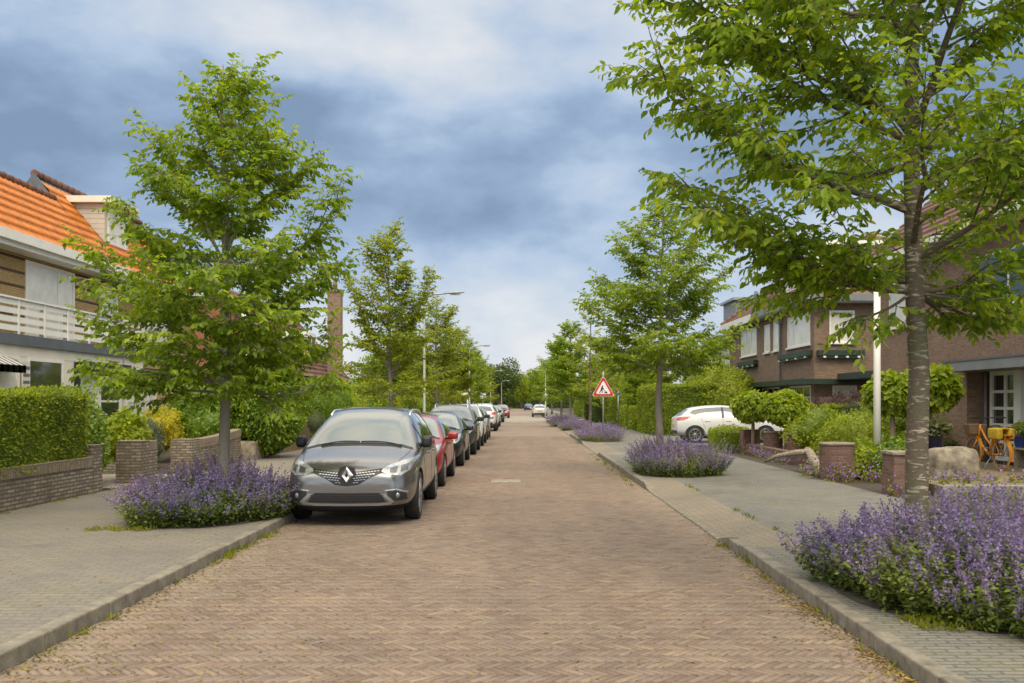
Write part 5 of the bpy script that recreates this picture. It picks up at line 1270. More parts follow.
m = MB(); m.tube([(0, 0, 0), (0, 0, 4.3)], [.078, .066], 16); m.build('shaft', M['white_paint'], wp); m = MB(); m.lathe([(.001, 4.36), (.05, 4.35), (.075, 4.32), (.075, 4.3), (.001, 4.3)], n=16); m.build('cap', M['white_paint'], wp)
street_lamp('thin pale street lamp beside the far white car', 2.62, 104, .1, 5.2, 1.2, -1)
# road works warning sign: red bordered triangle, black figure digging
sg = thing('road_works_sign', 'triangular red bordered road works sign on a grey pole in the catmint bed', 'sign', (3.42, 39.2, .1))
sg.scale = (.93, .93, .96)
m = MB(); m.tube([(0, 0, 0), (0, 0, 3.0)], .035, 12); m.box(-.02, .02, -.05, -.034, 2.0, 2.85); m.build('pole', M['steel'], sg)
def tri(r, cz, rc=.12, n=6):
    pts = []
    for k in range(3):
        a = math.pi/2+k*2*math.pi/3; c = (r-rc*1.0)*math.cos(a)*1.0, cz+(r-rc)*math.sin(a)
        for i in range(n):
            b = a-math.pi/3+2*math.pi/3*i/(n-1); pts.append((c[0]+rc*.5*math.cos(b), c[1]+rc*.5*math.sin(b)))
    return pts
cz = 2.22
m = MB(); m.prism(tri(.60, cz), -.068, -.050); bd = m.build('sign_plate', M['sign_white'], sg)
m = MB(); m.prism(tri(.575, cz), -.074, -.0685); m.build('red_border', M['sign_red'], bd)
m = MB(); m.prism(tri(.40, cz, .09), -.080, -.0745); m.build('white_field', M['sign_white'], bd)
fig = MB()
def bar(p, q, w):
    p, q = Vector((p[0], p[1])), Vector((q[0], q[1])); d = (q-p).normalized(); nn = Vector((-d.y, d.x))*w/2
    fig.prism([tuple(p+nn), tuple(p-nn), tuple(q-nn), tuple(q+nn)], -.086, -.0805)
fig.lathe([(.001, 0), (.034, 0)], (0, 0, 0), 12)
fig.v = [(x-.035, -.0835, cz+.135+y) for x, y, z in fig.v]
bar((-.05, cz+.10), (-.085, cz-.01), .062); bar((-.085, cz-.005), (-.05, cz-.075), .04); bar((-.05, cz-.075), (-.06, cz-.155), .036); bar((-.09, cz), (-.13, cz-.07), .04); bar((-.13, cz-.07), (-.17, cz-.155), .036)
bar((-.045, cz+.09), (.02, cz+.02), .03); bar((-.055, cz+.07), (-.02, cz-.0), .03); bar((-.06, cz+.06), (.085, cz-.085), .018)
fig.prism([(.045, cz-.165), (.085, cz-.10), (.12, cz-.075), (.155, cz-.10), (.195, cz-.165)], -.086, -.0805)
fig.build('digging_figure', M['sign_black'], bd)
pl = thing('street_name_sign', 'white post with two name boards rising behind the parked cars', 'sign', (-4.1, 70, .1))
m = MB(); m.tube([(0, 0, 0), (0, 0, 2.35)], .05, 10); m.build('post', M['pole_white'], pl)
for s_, rz2 in ((-1, .3), (1, -.5)):
    m = MB(); m.box(.06, .52, -.012, .012, 2.12, 2.30); o = m.build('name_board', M['sign_white'], pl); o.rotation_euler = (0, 0, rz2 if s_ > 0 else math.pi+rz2)
pl = thing('parking_sign', 'square pale grey sign on a post above the far parked cars', 'sign', (-3.35, 80, .1))
m = MB(); m.tube([(0, 0, 0), (0, 0, 2.5)], .03, 8); m.build('post', M['steel'], pl); m = MB(); m.box(-.26, .26, -.05, -.033, 1.85, 2.42); m.build('sign_plate', M['sign_white'], pl)
pl = thing('street_sign', 'small blue plate on a thin post behind the road works sign', 'sign', (6.0, 58, .1))
m = MB(); m.tube([(0, 0, 0), (0, 0, 2.3)], .03, 8); m.build('post', M['steel'], pl); m = MB(); m.box(-.14, .14, -.05, -.033, 2.06, 2.2); m.build('sign_plate', M['sign_blue'], pl)
pl = thing('traffic_sign', 'small white plate on the far pole beside the white car', 'sign', (2.25, 88, .1))
m = MB(); m.tube([(0, 0, 0), (0, 0, 2.4)], .035, 8); m.build('post', M['pole_white'], pl); m = MB(); m.box(-.22, .22, -.05, -.036, 2.0, 2.3); m.build('sign_plate', M['sign_white'], pl)

# ------------------------------------------------------------------ patio things
bk = thing('bicycle', 'orange city bicycle with basket and yellow saddle bag standing on the patio', 'bicycle', (9.98, 19.35, .27), R(2))
# y forward; rear axle at y=0.0, front at y=1.1
wr = .345; A_ = Vector((0, 0, wr)); Bf = Vector((0, 1.12, wr)); bb = Vector((0, .46, .30)); st_ = Vector((0, .28, .86)); hd0 = Vector((0, .92, .62)); hd1 = Vector((0, .83, .95))
for nm, c in (('wheel', A_), ('wheel', Bf)):
    w = bpy.data.objects.new('wheel', None); C.objects.link(w); w.parent = bk; w.location = c
    m = MB(); m.lathe([(wr+.018*math.cos(2*math.pi*k/10)-.018, .02*math.sin(2*math.pi*k/10)) for k in range(11)], n=40, axis='x'); m.build('tyre', M['bike_orange'], w)
    m = MB(); m.lathe([(wr-.055, -.012), (wr-.034, -.016), (wr-.034, .016), (wr-.055, .012), (wr-.055, -.012)], n=40, axis='x'); m.lathe([(.001, -.05), (.025, -.05), (.025, .05), (.001, .05)], n=12, axis='x')
    for k in range(20):
        a = k*math.pi/10; m.tube([(.03*(-1)**k, .02*math.cos(a+.7), .02*math.sin(a+.7)), (0, (wr-.05)*math.cos(a), (wr-.05)*math.sin(a))], .0022, 4, 0, False)
    m.build('rim', M['steel'], w)
m = MB(); m.tube([hd0, Vector((0, .70, .45)), bb], .027, 10); m.tube([hd1-Vector((0, -.0, .08)), Vector((0, .62, .66)), Vector((0, .40, .50))], .02, 8); m.tube([bb, st_], .02, 8)
for sx in (-.05, .05):
    m.tube([bb+Vector((sx*.4, 0, 0)), A_+Vector((sx, 0, 0))], .013, 6); m.tube([Vector((sx*.3, .31, .74)), A_+Vector((sx, 0, 0))], .011, 6); m.tube([hd0-Vector((0, -.005, .02))+Vector((sx*.7, 0, 0)), Bf+Vector((sx, 0, 0))], .015, 8)
m.tube([hd0, hd1], .024, 10); m.build('frame', M['bike_orange'], bk)
for c, a0, a1 in ((A_, 20, 200), (Bf, 50, 190)):
    m = MB(); pts = [(0, c.y+(wr+.035)*math.cos(R(a)), c.z+(wr+.035)*math.sin(R(a))) for a in np.linspace(a0, a1, 14)]
    for p, q in zip(pts, pts[1:]):
        m.add([(-.03, p[1], p[2]), (.03, p[1], p[2]), (.03, q[1], q[2]), (-.03, q[1], q[2]), (-.03, p[1], p[2]+.004), (.03, p[1], p[2]+.004), (.03, q[1], q[2]+.004), (-.03, q[1], q[2]+.004)], [(0, 1, 2, 3), (4, 7, 6, 5), (0, 4, 5, 1), (1, 5, 6, 2), (2, 6, 7, 3), (3, 7, 4, 0)])
    m.build('mudguard', M['bike_orange'], bk)
m = MB(); m.tube([hd1, hd1+Vector((0, -.03, .12))], .016, 8); m.tube([(-.33, .58, 1.10), (-.30, .70, 1.10), (-.16, .80, 1.09), (0, .80, 1.07), (.16, .80, 1.09), (.30, .70, 1.10), (.33, .58, 1.10)], .013, 8); hb = m.build('handlebar', M['black'], bk)
for sx in (-1, 1): m = MB(); m.tube([(sx*.33, .60, 1.10), (sx*.34, .47, 1.095)], .018, 8); m.build('grip', M['rubber'], hb)
m = MB(); m.box(-.20, .20, .93, 1.20, .72, .95, 0, .02); m.v = [(x*(1 if z > .85 else .85), y, z) for x, y, z in m.v]; m.build('basket', M['wicker'], bk)
m = MB(); bm = bmesh.new(); bmesh.ops.create_uvsphere(bm, u_segments=16, v_segments=10, radius=1, matrix=Matrix.Translation((0, .24, .90))@Matrix.Diagonal((.10, .15, .05, 1))); m.bm(bm, 0, True); m.build('saddle', M['black'], bk)
m = MB(); m.box(-.07, .07, -.32, .16, .735, .755); m.tube([(.05, -.25, .735), (.05, 0, wr)], .007, 5); m.tube([(-.05, -.25, .735), (-.05, 0, wr)], .007, 5); m.build('carrier', M['bike_orange'], bk)
m = MB()
for sx in (-1, 1):
    bm = bmesh.new(); bmesh.ops.create_cube(bm, size=1, matrix=Matrix.Translation((sx*.125, .02, .77))@Matrix.Diagonal((.13, .42, .24, 1))); bmesh.ops.bevel(bm, geom=bm.edges[:], offset=.045, segments=4, affect='EDGES', profile=.5); m.bm(bm, 0, True)
m.box(-.12, .12, -.16, .2, .86, .895, 0, .015); m.build('saddle_bag', M['bag_yellow'], bk)
m = MB(); m.box(-.035, .035, -.36, -.325, .70, .75, 0, .01); m.build('rear_light', M['red_lens'], bk)
m = MB(); m.lathe([(.001, .055), (.09, .055), (.09, .065), (.001, .065)], (0, bb.y, bb.z), 20, 'x'); m.tube([(.07, bb.y, bb.z), (.08, bb.y+.06, bb.z-.16)], .011, 6); m.tube([(-.07, bb.y, bb.z), (-.08, bb.y-.06, bb.z+.16)], .011, 6); m.box(.08, .17, bb.y+.02, bb.y+.10, bb.z-.175, bb.z-.15); m.box(-.17, -.08, bb.y-.10, bb.y-.02, bb.z+.15, bb.z+.175); m.build('crank', M['steel'], bk)
m = MB(); m.tube([(-.03, .35, .28), (-.22, .30, .015)], .010, 6); m.build('kickstand', M['steel'], bk)

def potted(label, x, y, z, r, h, potm, leafm, n, L, plr, plh, seed, group=None, W=.5, bloom=None):
    root = thing('potted_plant', label, 'potted plant', (x, y, z), 0, group)
    m = MB(); m.lathe([(.001, 0), (r*.72, 0), (r*.80, h*.1), (r, h*.93), (r*1.04, h*.94), (r*1.04, h), (r*.92, h), (r*.9, h*.9), (.001, h*.9)], n=28); m.build('pot', potm, root)
    rng = np.random.default_rng(seed); a = rng.uniform(0, 6.28, n); q = np.sqrt(rng.uniform(0, 1, n))
    P = np.stack([q*np.cos(a)*plr*.7, q*np.sin(a)*plr*.7, h*.9+rng.uniform(.1, 1, n)*plh*(1-.5*q)], 1)
    A = np.stack([np.cos(a), np.sin(a), rng.normal(.15, .4, n)], 1)
    V, F = leaf_geo(P, A, np.array([0, 0, 1.])+rng.normal(0, .3, (n, 3)), L, W, rng, True)
    o = link('foliage', npmesh('foliage', V, F, leafm), root)
    m = MB()
    for k in range(9): b = k*.7; m.tube([(0, 0, h*.85), (plr*.55*math.cos(b), plr*.55*math.sin(b), h*.9+plh*.6)], [.008, .004], 5)
    m.build('stems', M['leaf_nepeta'], root)
    if bloom:
        P2 = P[::3]+np.array([0, 0, plh*.25]); V, F = leaf_geo(P2, rng.normal(0, 1, P2.shape), rng.normal(0, 1, P2.shape), .045, .9, rng, False); link('blossom', npmesh('blossom', V, F, bloom), root)
    return root
m = MB(); m.box(8.0, 9.0, 18.75, 19.6, .27, .72, 0, .02); tag(m.build('plinth', M['brick_pier']), 'low brick plinth under the dark blue pot behind the boulder', 'plinth')
potted('dark navy pot of broad hosta leaves behind the boulder', 8.42, 19.1, .722, .25, .34, M['pot_navy'], M['grey_leaf'], 150, .24, .36, .30, 101, W=.55)
potted('small dark pot plant at the foot of the brick house corner', 9.9, 21.6, .27, .20, .28, M['pot_navy'], M['leaf_dark'], 260, .12, .28, .35, 102)
bn = thing('garden_bench', 'weathered wooden bench with blue pots below the bay window', 'bench', (10.85, 19.4, .27)); 
m = MB(); m.box(-.20, -.07, -1.3, .9, .40, .445, 0, .008); m.box(-.055, .075, -1.3, .9, .40, .445, 0, .008); m.box(.09, .20, -1.3, .9, .40, .445, 0, .008); m.build('seat', M['wood_grey'], bn)
for yy in (-1.2, .7): m = MB(); m.box(-.17, .17, yy, yy+.09, 0, .398); m.build('leg', M['wood_grey'], bn)
potted('round blue pot on the wooden bench nearest the bicycle wheel', 10.8, 20.1, .716, .17, .26, M['pot_blue'], M['leaf_bright'], 260, .10, .26, .38, 103)
potted('blue pot with pink flowers on the wooden bench', 10.82, 19.55, .716, .17, .24, M['pot_blue'], M['leaf_hedge'], 200, .08, .22, .28, 104, bloom=M['pink_bloom'])
potted('blue pot with pale leaves near the end of the wooden bench', 10.84, 18.9, .716, .16, .24, M['pot_blue'], M['grey_leaf'], 200, .08, .22, .28, 105)

# bellflowers spilling along the foot of the garden walls and patio
def bellflowers(label, pts, spread, n, seed, hgt=.22):
    rng = np.random.default_rng(seed); pts = np.array(pts, float)
    root = thing('bellflower_clump', label, 'flowers', tuple(pts.mean(0)), 0, 'bellflowers along the garden edge'); c = pts.mean(0)
    k = rng.integers(0, len(pts), n); P = pts[k]-c+rng.normal(0, 1, (n, 3))*np.array([spread, spread, 0]); P[:, 2] += np.abs(rng.normal(0, hgt*.55, n))+.02
    gsel = rng.uniform(0, 1, n) < .5
    for nm, sel, L, W, mt in (('foliage', gsel, .06, .7, 'weed'), ('blossom', ~gsel, .045, .9, 'bellflower')):
        V, F = leaf_geo(P[sel]+(0 if nm == 'foliage' else np.array([0, 0, .05])), rng.normal(0, 1, (sel.sum(), 3)), rng.normal(0, .6, (sel.sum(), 3))+np.array([0, 0, .6]), L, W, rng, False); link(nm, npmesh(nm, V, F, M[mt]), root)
bellflowers('purple bellflowers at the foot of the clustered brick piers', [(6.95, 29.4, .1), (7.0, 28.4, .1), (6.95, 27.6, .1), (6.9, 26.8, .1), (6.85, 25.8, .1), (6.75, 24.8, .1), (6.7, 24, .1)], .13, 1000, 110)
bellflowers('purple bellflowers and weeds around the round brick pier', [(6.1, 19.4, .1), (6.3, 18.8, .1), (6.6, 18.65, .1), (7.0, 18.6, .1), (6.2, 20.2, .1), (7.4, 18.5, .1)], .11, 850, 111, .3)
bellflowers('purple bellflowers spilling over the patio kerb', [(7.4, 16.3, .27), (7.8, 16.35, .27), (8.3, 16.4, .27), (8.8, 16.5, .27), (9.1, 16.6, .27), (7.9, 16.7, .27)], .10, 620, 112, .12)
bellflowers('purple bellflowers and weeds below the patio kerb', [(6.4, 16.0, .1), (7.3, 15.6, .1), (7.7, 15.5, .1), (8.2, 15.5, .1), (9.0, 15.5, .1), (9.6, 15.5, .1)], .09, 500, 113, .2)

# ------------------------------------------------------------------ catmint beds
nepeta('large bed of purple catmint round the big tree, nearest the viewer', (3.80, 7.75, .1), 1.34, 1.72, .68, 2100, 120, leafn=26)
nepeta('bed of purple catmint beside the grey people carrier', (-4.38, 13.15, .1), 1.12, 1.65, .64, 1800, 121, leafn=24)
nepeta('bed of purple catmint under the tree opposite the red hatchback', (3.45, 21.1, .1), 1.02, 1.75, .68, 1400, 122, leafn=20)
nepeta('bed of purple catmint around the road works sign', (3.25, 39.0, .1), .98, 2.2, .62, 1200, 123, q=.6)
nepeta('pale far bed of catmint, the nearer of the two past the road works sign', (3.2, 55.5, .1), .95, 2.6, .55, 900, 124, q=.6)
nepeta('far bed of catmint by the white far car, last of the row', (2.9, 66, .1), 1.15, 3.0, .66, 900, 125, q=.6)

# ------------------------------------------------------------------ street trees
def env_young(w, base=.55):
    return lambda t: w*(base+(1-base)*math.sin(min(1, t*2.4+.12)*math.pi/2))*(1-t)**.75*1.15
NT = 'trees planted along the street'
s_ = .01445
LT = lambda px, y, d=0: ((px-222)*s_*.86, d, 1.6+(402-y)*s_-.12)
make_tree('street_tree', 'leafy young street tree rising from the catmint bed next to the grey people carrier', 'tree', (-4.3, 13.4, .1), 201, 6.45, .080, env_young(1.72, .85), 1.75, 44,
  [(3.6, LT(147, 122, .2)), (3.7, LT(282, 124, -.2)), (2.9, LT(356, 190, .1)), (2.3, LT(64, 246, .1)), (2.3, LT(346, 258, -.2)), (1.9, LT(92, 318, -.1)), (1.9, LT(338, 330, .2)), (3.0, LT(112, 205, -.3)), (2.2, LT(140, 372, -.8)), (2.0, LT(300, 366, -.8)), (4.6, LT(222, 130, .3)), (2.6, (-.4, -1.7, 3.4)), (2.4, (.6, -1.6, 3.0)), (2.0, (-.2, -1.5, 2.5))],
  .092, .56, M['leaf_street'], M['bark_grey'], NT, spacing=.031, elev=(0, 58), droop=.6)
RT = lambda px, y, d=0: ((px-915)*.0086, d, 1.6+(402-y)*.0086)
make_tree('street_tree', 'big street tree with banded bark in the nearest catmint bed', 'tree', (3.38, 8.0, .1), 204, 9.2, .094, env_young(2.4, .8), 3.3, 36,
  [(3.9, RT(640, 60, .1)), (3.5, RT(668, 172, .15)), (3.9, RT(690, 15, -.2)), (3.9, RT(780, -60, .3)), (3.2, RT(735, 222, -.1)), (2.95, RT(775, 258, .1)), (2.75, RT(842, 325, -.2)), (2.75, RT(1000, 300, -.4)), (2.9, RT(1060, 230, -.2)), (2.75, RT(990, 318, .4)), (3.3, RT(1100, 120, 0)), (2.8, RT(1080, 290, .2)), (3.0, RT(745, 205, .6)), (3.1, (-.6, -1.6, 3.9)), (3.0, (.8, -1.6, 3.8)), (2.9, (.9, 1.6, 3.4)), (2.75, RT(1030, 320, .3)), (4.2, RT(650, -30, 0)), (3.6, RT(800, 205, .7))],
  .088, .50, M['leaf_near'], M['bark'], NT, spacing=.034, elev=(20, 60), droop=.6, lean=(0, 0), lim0=2.55)
make_tree('street_tree', 'young street tree in the catmint bed before the white driveway car', 'tree', (3.2, 21.6, .1), 207, 6.3, .085, env_young(1.85, .85), 2.35, 42,
  [(2.7, (-1.75, 0, 3.9)), (2.6, (1.75, .2, 3.2)), (2.6, (-1.4, -.4, 2.9)), (3.6, (1.5, -.3, 4.6)), (2.6, (.4, -1.5, 2.9)), (2.5, (1.2, -.9, 2.75)), (4.2, (-1.0, .2, 5.4))],
  .092, .56, M['leaf_street'], M['bark_grey'], NT, spacing=.034, elev=(4, 50))
t2 = make_tree('street_tree', 'slim street tree beside the street lamp, second along the parked cars', 'tree', (-4.35, 30.9, .1), 210, 7.5, .08, env_young(1.6, .9), 1.8, 42, [(2.4, (1.35, 0, 6.0)), (2.6, (-1.4, .2, 5.6)), (1.9, (.9, -.9, 2.2)), (1.9, (-.9, -.8, 2.1))], .115, .6, M['leaf_olive'], M['bark_grey'], NT, spacing=.038, elev=(10, 60), fine=False, wood_sides=5)
t3 = make_tree('street_tree', 'thin reddish-twigged street tree behind the road works sign', 'tree', (3.0, 41.0, .1), 213, 5.7, .06, env_young(1.5, .7), 1.9, 20, [], .11, .55, M['leaf_olive'], M['bark'], NT, spacing=.055, elev=(8, 52), fine=False, wood_sides=5)
t4 = make_tree('street_tree', 'spreading street tree past the two far catmint beds', 'tree', (3.2, 62, .1), 216, 7.0, .09, env_young(2.1, .9), 1.7, 38, [], .16, .64, M['leaf_street'], M['bark_grey'], NT, spacing=.048, elev=(5, 55), fine=False, wood_sides=5)
def tree_copy(src, label, loc, rz, sc, matl=None, group=NT):
    c = copy_tree(src); c.location = loc; c.rotation_euler = (0, 0, rz); c.scale = (sc[0], sc[0], sc[1]); c['label'] = label
    if group: c['group'] = group
    elif 'group' in c: del c['group']
    if matl:
        for o in c.children:
            if o.name.startswith('crown'): o.material_slots[0].link = 'OBJECT'; o.material_slots[0].material = M[matl]
    return c
tree_copy(t2, 'street tree third along the parked cars, behind the white high-riding car', (-4.3, 47, .1), 2.0, (1.05, .92))
tree_copy(t4, 'street tree fourth along the parked cars, before the street name post', (-4.4, 60, .1), 1.1, (.85, .92), 'leaf_olive')
tree_copy(t2, 'street tree just past the white street name post', (-4.4, 74, .1), 4.0, (1.2, .90), 'leaf_street')
tree_copy(t4, 'street tree near the square sign on the parked side', (-4.6, 88, .1), 2.6, (.9, .95), 'leaf_olive')
tree_copy(t2, 'farthest street tree in the row on the parked side', (-4.8, 104, .1), .4, (1.3, .92), 'leaf_olive')
tree_copy(t2, 'street tree right behind the farthest catmint bed', (3.3, 78, .1), 5.1, (1.3, .93), 'leaf_street')
tree_copy(t4, 'street tree across the side street by the far lamp', (4.2, 99, .1), 3.3, (1.0, 1.0), 'leaf_olive')
tree_copy(t2, 'far street tree beyond the small white car', (4.0, 124, .1), 1.3, (1.5, 1.0), 'leaf_street')
tree_copy(t4, 'garden tree with light crown behind the tall narrow hedge', (9.0, 66, .1), .9, (1.15, 1.0), 'leaf_bright', None)
tree_copy(t4, 'dense garden tree behind the two hedges left of the driveway', (7.2, 54.5, .1), 4.4, (.8, .72), 'leaf_street', None)
tree_copy(t4, 'garden tree at the corner of the side street', (7.5, 82, .1), 2.2, (1.2, 1.05), 'leaf_street', None)
tree_copy(t4, 'broad garden tree beyond the orange brick house', (-8.9, 62.5, .1), 3.7, (1.15, .9), 'leaf_street', None)
tree_copy(t4, 'garden tree above the bushes halfway down the street', (-9.5, 80, .1), .6, (1.3, 1.05), 'leaf_dark', None)
tree_copy(t4, 'golden yellow tree near the end of the street', (-6.2, 122, .1), 1.6, (1.3, .95), 'leaf_gold', None)
tree_copy(t4, 'garden tree beyond the side street corner hedge', (9.5, 108, .1), 2.9, (1.5, 1.2), 'leaf_olive', None)
tree_copy(t2, 'slender garden tree by the far side of the crossing', (-7.5, 100, .1), 2.9, (1.6, .9), 'leaf_olive', None)
def big_tree(label, x, y, H, r, mat, seed, n=9000):
    root = thing('broad_tree', label, 'tree', (x, y, 0), 0, 'large trees closing the end of the street')
    m = MB(); m.tube([(0, 0, 0), (.1, 0, H*.25), (0, .1, H*.6)], [.4, .3, .15], 8)
    for k in range(6): a = k*1.05; m.tube([(0, 0, H*.3), (r*.5*math.cos(a), r*.5*math.sin(a), H*.62)], [.16, .04], 6)
    m.build('trunk', M['bark'], root)
    rng = np.random.default_rng(seed); P_ = []; A_l = []; N_l = []
    for k in range(26):
        d = sphere_pts(rng, 1)[0]; c = d*np.array([r*.72, r*.72, H*.33])*rng.uniform(.5, 1)+np.array([0, 0, H*.54]); q = rng.uniform(.26, .42)*r
        D = sphere_pts(rng, n//26); p = c+D*q*(1-np.abs(rng.normal(0, .16, len(D))))[:, None]*np.array([1, 1, .75])
        P_.append(p); A_l.append(D*.4+rng.normal(0, .6, D.shape)); N_l.append(D+rng.normal(0, .4, D.shape)+np.array([0, 0, .4]))
    V, F = leaf_geo(np.concatenate(P_), np.concatenate(A_l), np.concatenate(N_l), .34, .65, rng, False); link('crown', npmesh('crown', V, F, M[mat]), root)
    return root
big_tree('large dark round tree closing the end of the street', -4.2, 178, 11.6, 5.0, 'leaf_dark', 301)
big_tree('lighter broad tree at the street end behind the blue car', 4.0, 205, 12.2, 4.8, 'leaf_street', 302)
big_tree('broad tree at the street end above the farthest lamps', -12, 190, 9.6, 5, 'leaf_olive', 303)
big_tree('broad tree at the street end beyond the far trees opposite the parked cars', 14, 175, 9.8, 5, 'leaf_street', 304)
big_tree('tall garden tree behind the hedges opposite the parked cars', 14, 112, 8.6, 5, 'leaf_olive', 305)
big_tree('low olive tree filling the gap at the very end of the street', -.2, 232, 10.0, 5.2, 'leaf_olive', 306)
big_tree('broad tree behind the houses of the parked side', -16, 110, 8.2, 5, 'leaf_street', 307)
hedge('hedge', 'dark hedge across the very end of the street', (-22, 24, 243, 249, 0, 5.2), 12000, .5, .6, M['leaf_dark'], 320, .4, .2)

# ------------------------------------------------------------------ weeds, moss and fallen leaves in the gutters
rng = np.random.default_rng(77)
pts = [(KL+rng.uniform(.0, .10), y+rng.uniform(-.2, .2), .0) for y in np.concatenate([rng.uniform(4.5, 12, 9), rng.uniform(9.8, 12.2, 26)])]
pts += [(KR-rng.uniform(.0, .12), rng.uniform(5.5, 11), .0) for _ in range(18)]+[(KR-rng.uniform(0, .25), rng.uniform(18.4, 30), 0) for _ in range(40)]
pts += [(WL+rng.uniform(.0, .12), rng.uniform(9, 17), .1) for _ in range(24)]+[(3.16+rng.uniform(-.02, .02), rng.uniform(11, 18), .1) for _ in range(16)]
pts += [(-7.4+rng.uniform(0, .3), rng.uniform(18, 20), .1) for _ in range(16)]
tufts('weeds', pts, 11, .06, M['weed'], 78)
pts = [(-4.9+rng.uniform(-.5, .4), 11.55+rng.uniform(-.03, .15), .11) for _ in range(16)]+[(3.05+rng.uniform(-.3, .35), 6.55+rng.uniform(-.06, .3), .11) for _ in range(34)]+[(8.9+rng.uniform(-1.5, 1.2), 15.55, .1) for _ in range(14)]
tufts('grass', pts, 30, .05, M['weed'], 79)
a = [(KL+abs(rng.normal(0, .14)), rng.uniform(4, 12.5), .004) for _ in range(420)]+[(KR-abs(rng.normal(0, .16)), rng.uniform(5, 12), .004) for _ in range(520)]+[(KR-abs(rng.normal(0, .2)), rng.uniform(18, 30), .004) for _ in range(260)]
for cy in rng.uniform(5, 10.6, 16): a += [(KR-.04-abs(rng.normal(0, .09)), cy+rng.normal(0, .16), .004+rng.uniform(0, .012)) for _ in range(42)]
a += [(rng.uniform(KL, KR), rng.uniform(4, 30), .005) for _ in range(900)]+[(rng.uniform(WL, KL-.2), rng.uniform(7, 20), .104) for _ in range(260)]+[(rng.uniform(3.2, WR), rng.uniform(6, 24), .104) for _ in range(200)]
a += [(-6.6+rng.normal(0, .5), 29+rng.normal(0, 1.2), .104) for _ in range(300)]
tufts('fallen_leaves', a, 1, .038, M['litter'], 80, True)
q = rng.uniform(0, 1, 5200); a = [(rng.uniform(KL, KR), 4+26*u**1.6, .003) for u in q]+[(KL+abs(rng.normal(0, .7)), rng.uniform(5, 13), .003) for _ in range(1500)]
tufts('moss', a, 1, .027, M['weed'], 81, True)

# ------------------------------------------------------------------ sky, sun, camera
SUN_EL, SUN_AZ = 50, 162      # azimuth clockwise from +Y (the street's direction)
wld = bpy.data.worlds.new('World'); scene.world = wld; wld.use_nodes = True
nt = wld.node_tree; N = nt.nodes; bg = N['Background']; bg.inputs['Strength'].default_value = .1
sky = N.new('ShaderNodeTexSky'); sky.sky_type = 'NISHITA'; sky.sun_disc = False; sky.sun_elevation = R(SUN_EL); sky.sun_rotation = R(SUN_AZ); sky.air_density = 1; sky.dust_density = 1.5
tc = N.new('ShaderNodeTexCoord'); sp = N.new('ShaderNodeSeparateXYZ'); lk(nt, tc.outputs['Generated'], sp.inputs[0])
el = sp.outputs[2]
def cl(scale, off, st, det=8, ro=.55, dist=.3):
    mp = N.new('ShaderNodeMapping'); mp.inputs['Location'].default_value = off; mp.inputs['Scale'].default_value = st; lk(nt, tc.outputs['Generated'], mp.inputs[0]); return noise(nt, scale, det, ro, mp.outputs[0], dist)
n1 = cl(2.3, (3.1, 1.7, .4), (1, 1, 2.1), 9, .5, 0); n2 = cl(7, (7.3, 2.2, 1.3), (1, 1, 1.9), 9, .55, 0)
dens = math_n(nt, 'ADD', math_n(nt, 'MULTIPLY', n1, .62), math_n(nt, 'MULTIPLY', n2, .38))
dens = math_n(nt, 'ADD', math_n(nt, 'MULTIPLY', math_n(nt, 'SUBTRACT', dens, .5), 1.5), .5)
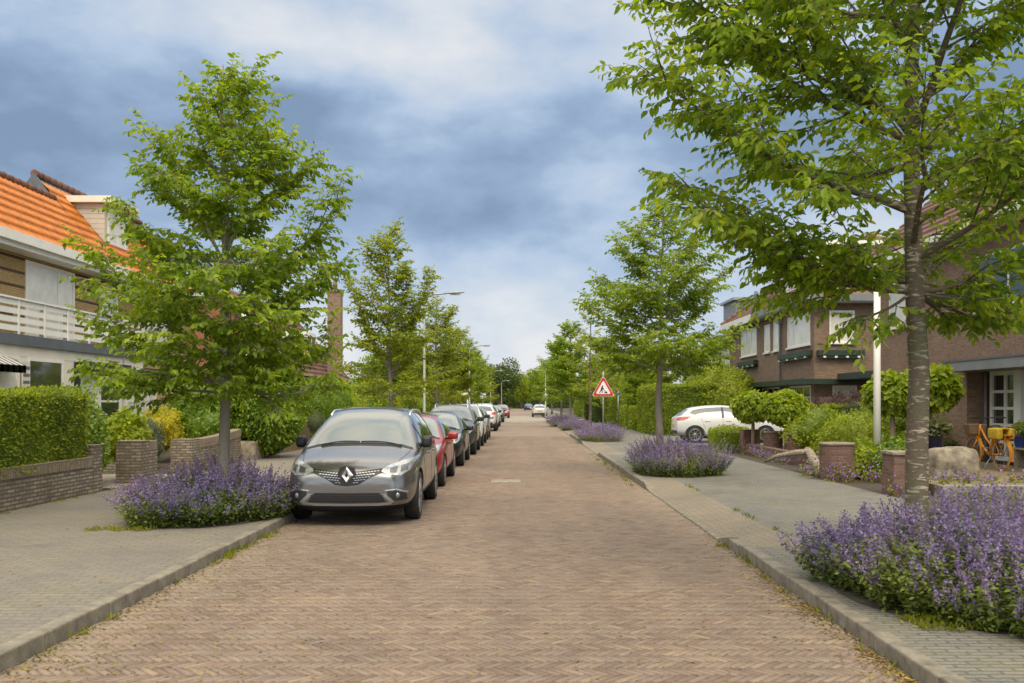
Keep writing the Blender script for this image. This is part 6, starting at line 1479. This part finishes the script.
# thick slate cloud in a band above the horizon, thinner and paler below it and overhead
bias = ramp(nt, el, [(0, (.62,)*3), (.13, (.58,)*3), (.19, (.52,)*3), (.25, (.37,)*3), (.30, (.40,)*3), (.35, (.60,)*3), (.45, (.60,)*3), (.6, (.7,)*3)])
dens = math_n(nt, 'ADD', dens, math_n(nt, 'SUBTRACT', bias, .5))
K = 10.0
k_ = lambda *c: tuple(K*x for x in c)
cloud = ramp(nt, dens, [(.32, k_(.185, .265, .39)), (.45, k_(.275, .375, .525)), (.55, k_(.40, .495, .635)), (.65, k_(.52, .58, .66)), (.78, k_(.68, .69, .71))])
over = ramp(nt, el, [(.42, (1, 1, 1)), (.62, (2.2, 2.0, 1.7)), (1, (3.1, 2.8, 2.3))])  # sky above the frame brightened and warmed to add light on the street
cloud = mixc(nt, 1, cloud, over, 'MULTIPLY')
# unseen sky behind the viewer, on the sun's side, brightened as added frontal fill
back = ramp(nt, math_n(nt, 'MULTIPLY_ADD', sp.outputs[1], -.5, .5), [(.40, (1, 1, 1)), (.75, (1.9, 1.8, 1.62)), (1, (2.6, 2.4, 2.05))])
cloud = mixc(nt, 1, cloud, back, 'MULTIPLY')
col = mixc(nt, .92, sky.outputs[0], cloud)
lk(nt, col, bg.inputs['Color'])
sl = bpy.data.lights.new('sun', 'SUN'); sl.energy = 1.2; sl.angle = R(24); sl.color = (1, .88, .70)
so = bpy.data.objects.new('sun', sl); C.objects.link(so)
az, e_ = R(SUN_AZ), R(SUN_EL); d = Vector((math.sin(az)*math.cos(e_), math.cos(az)*math.cos(e_), math.sin(e_)))
so.rotation_euler = d.to_track_quat('Z', 'Y').to_euler(); so.location = d*60

cam = bpy.data.cameras.new('camera'); co = bpy.data.objects.new('camera', cam); C.objects.link(co)
co.location = (0, 0, 1.7); co.rotation_euler = (R(90), 0, 0)
cam.sensor_width = 36; cam.lens = 930/1024*36; cam.shift_x = -10/1024; cam.shift_y = 60.5/1024
cam.clip_start = .05; cam.clip_end = 5000
cam.dof.use_dof = True; cam.dof.focus_distance = 11; cam.dof.aperture_fstop = 4.0
scene.camera = co
scene.render.engine = 'CYCLES'
scene.view_settings.view_transform = 'Standard'; scene.view_settings.look = 'None'; scene.view_settings.exposure = .30; scene.view_settings.gamma = 1
scene.cycles.max_bounces = 6; scene.cycles.diffuse_bounces = 3; scene.cycles.glossy_bounces = 3; scene.cycles.transmission_bounces = 3; scene.cycles.transparent_max_bounces = 4
scene.cycles.use_denoising = True
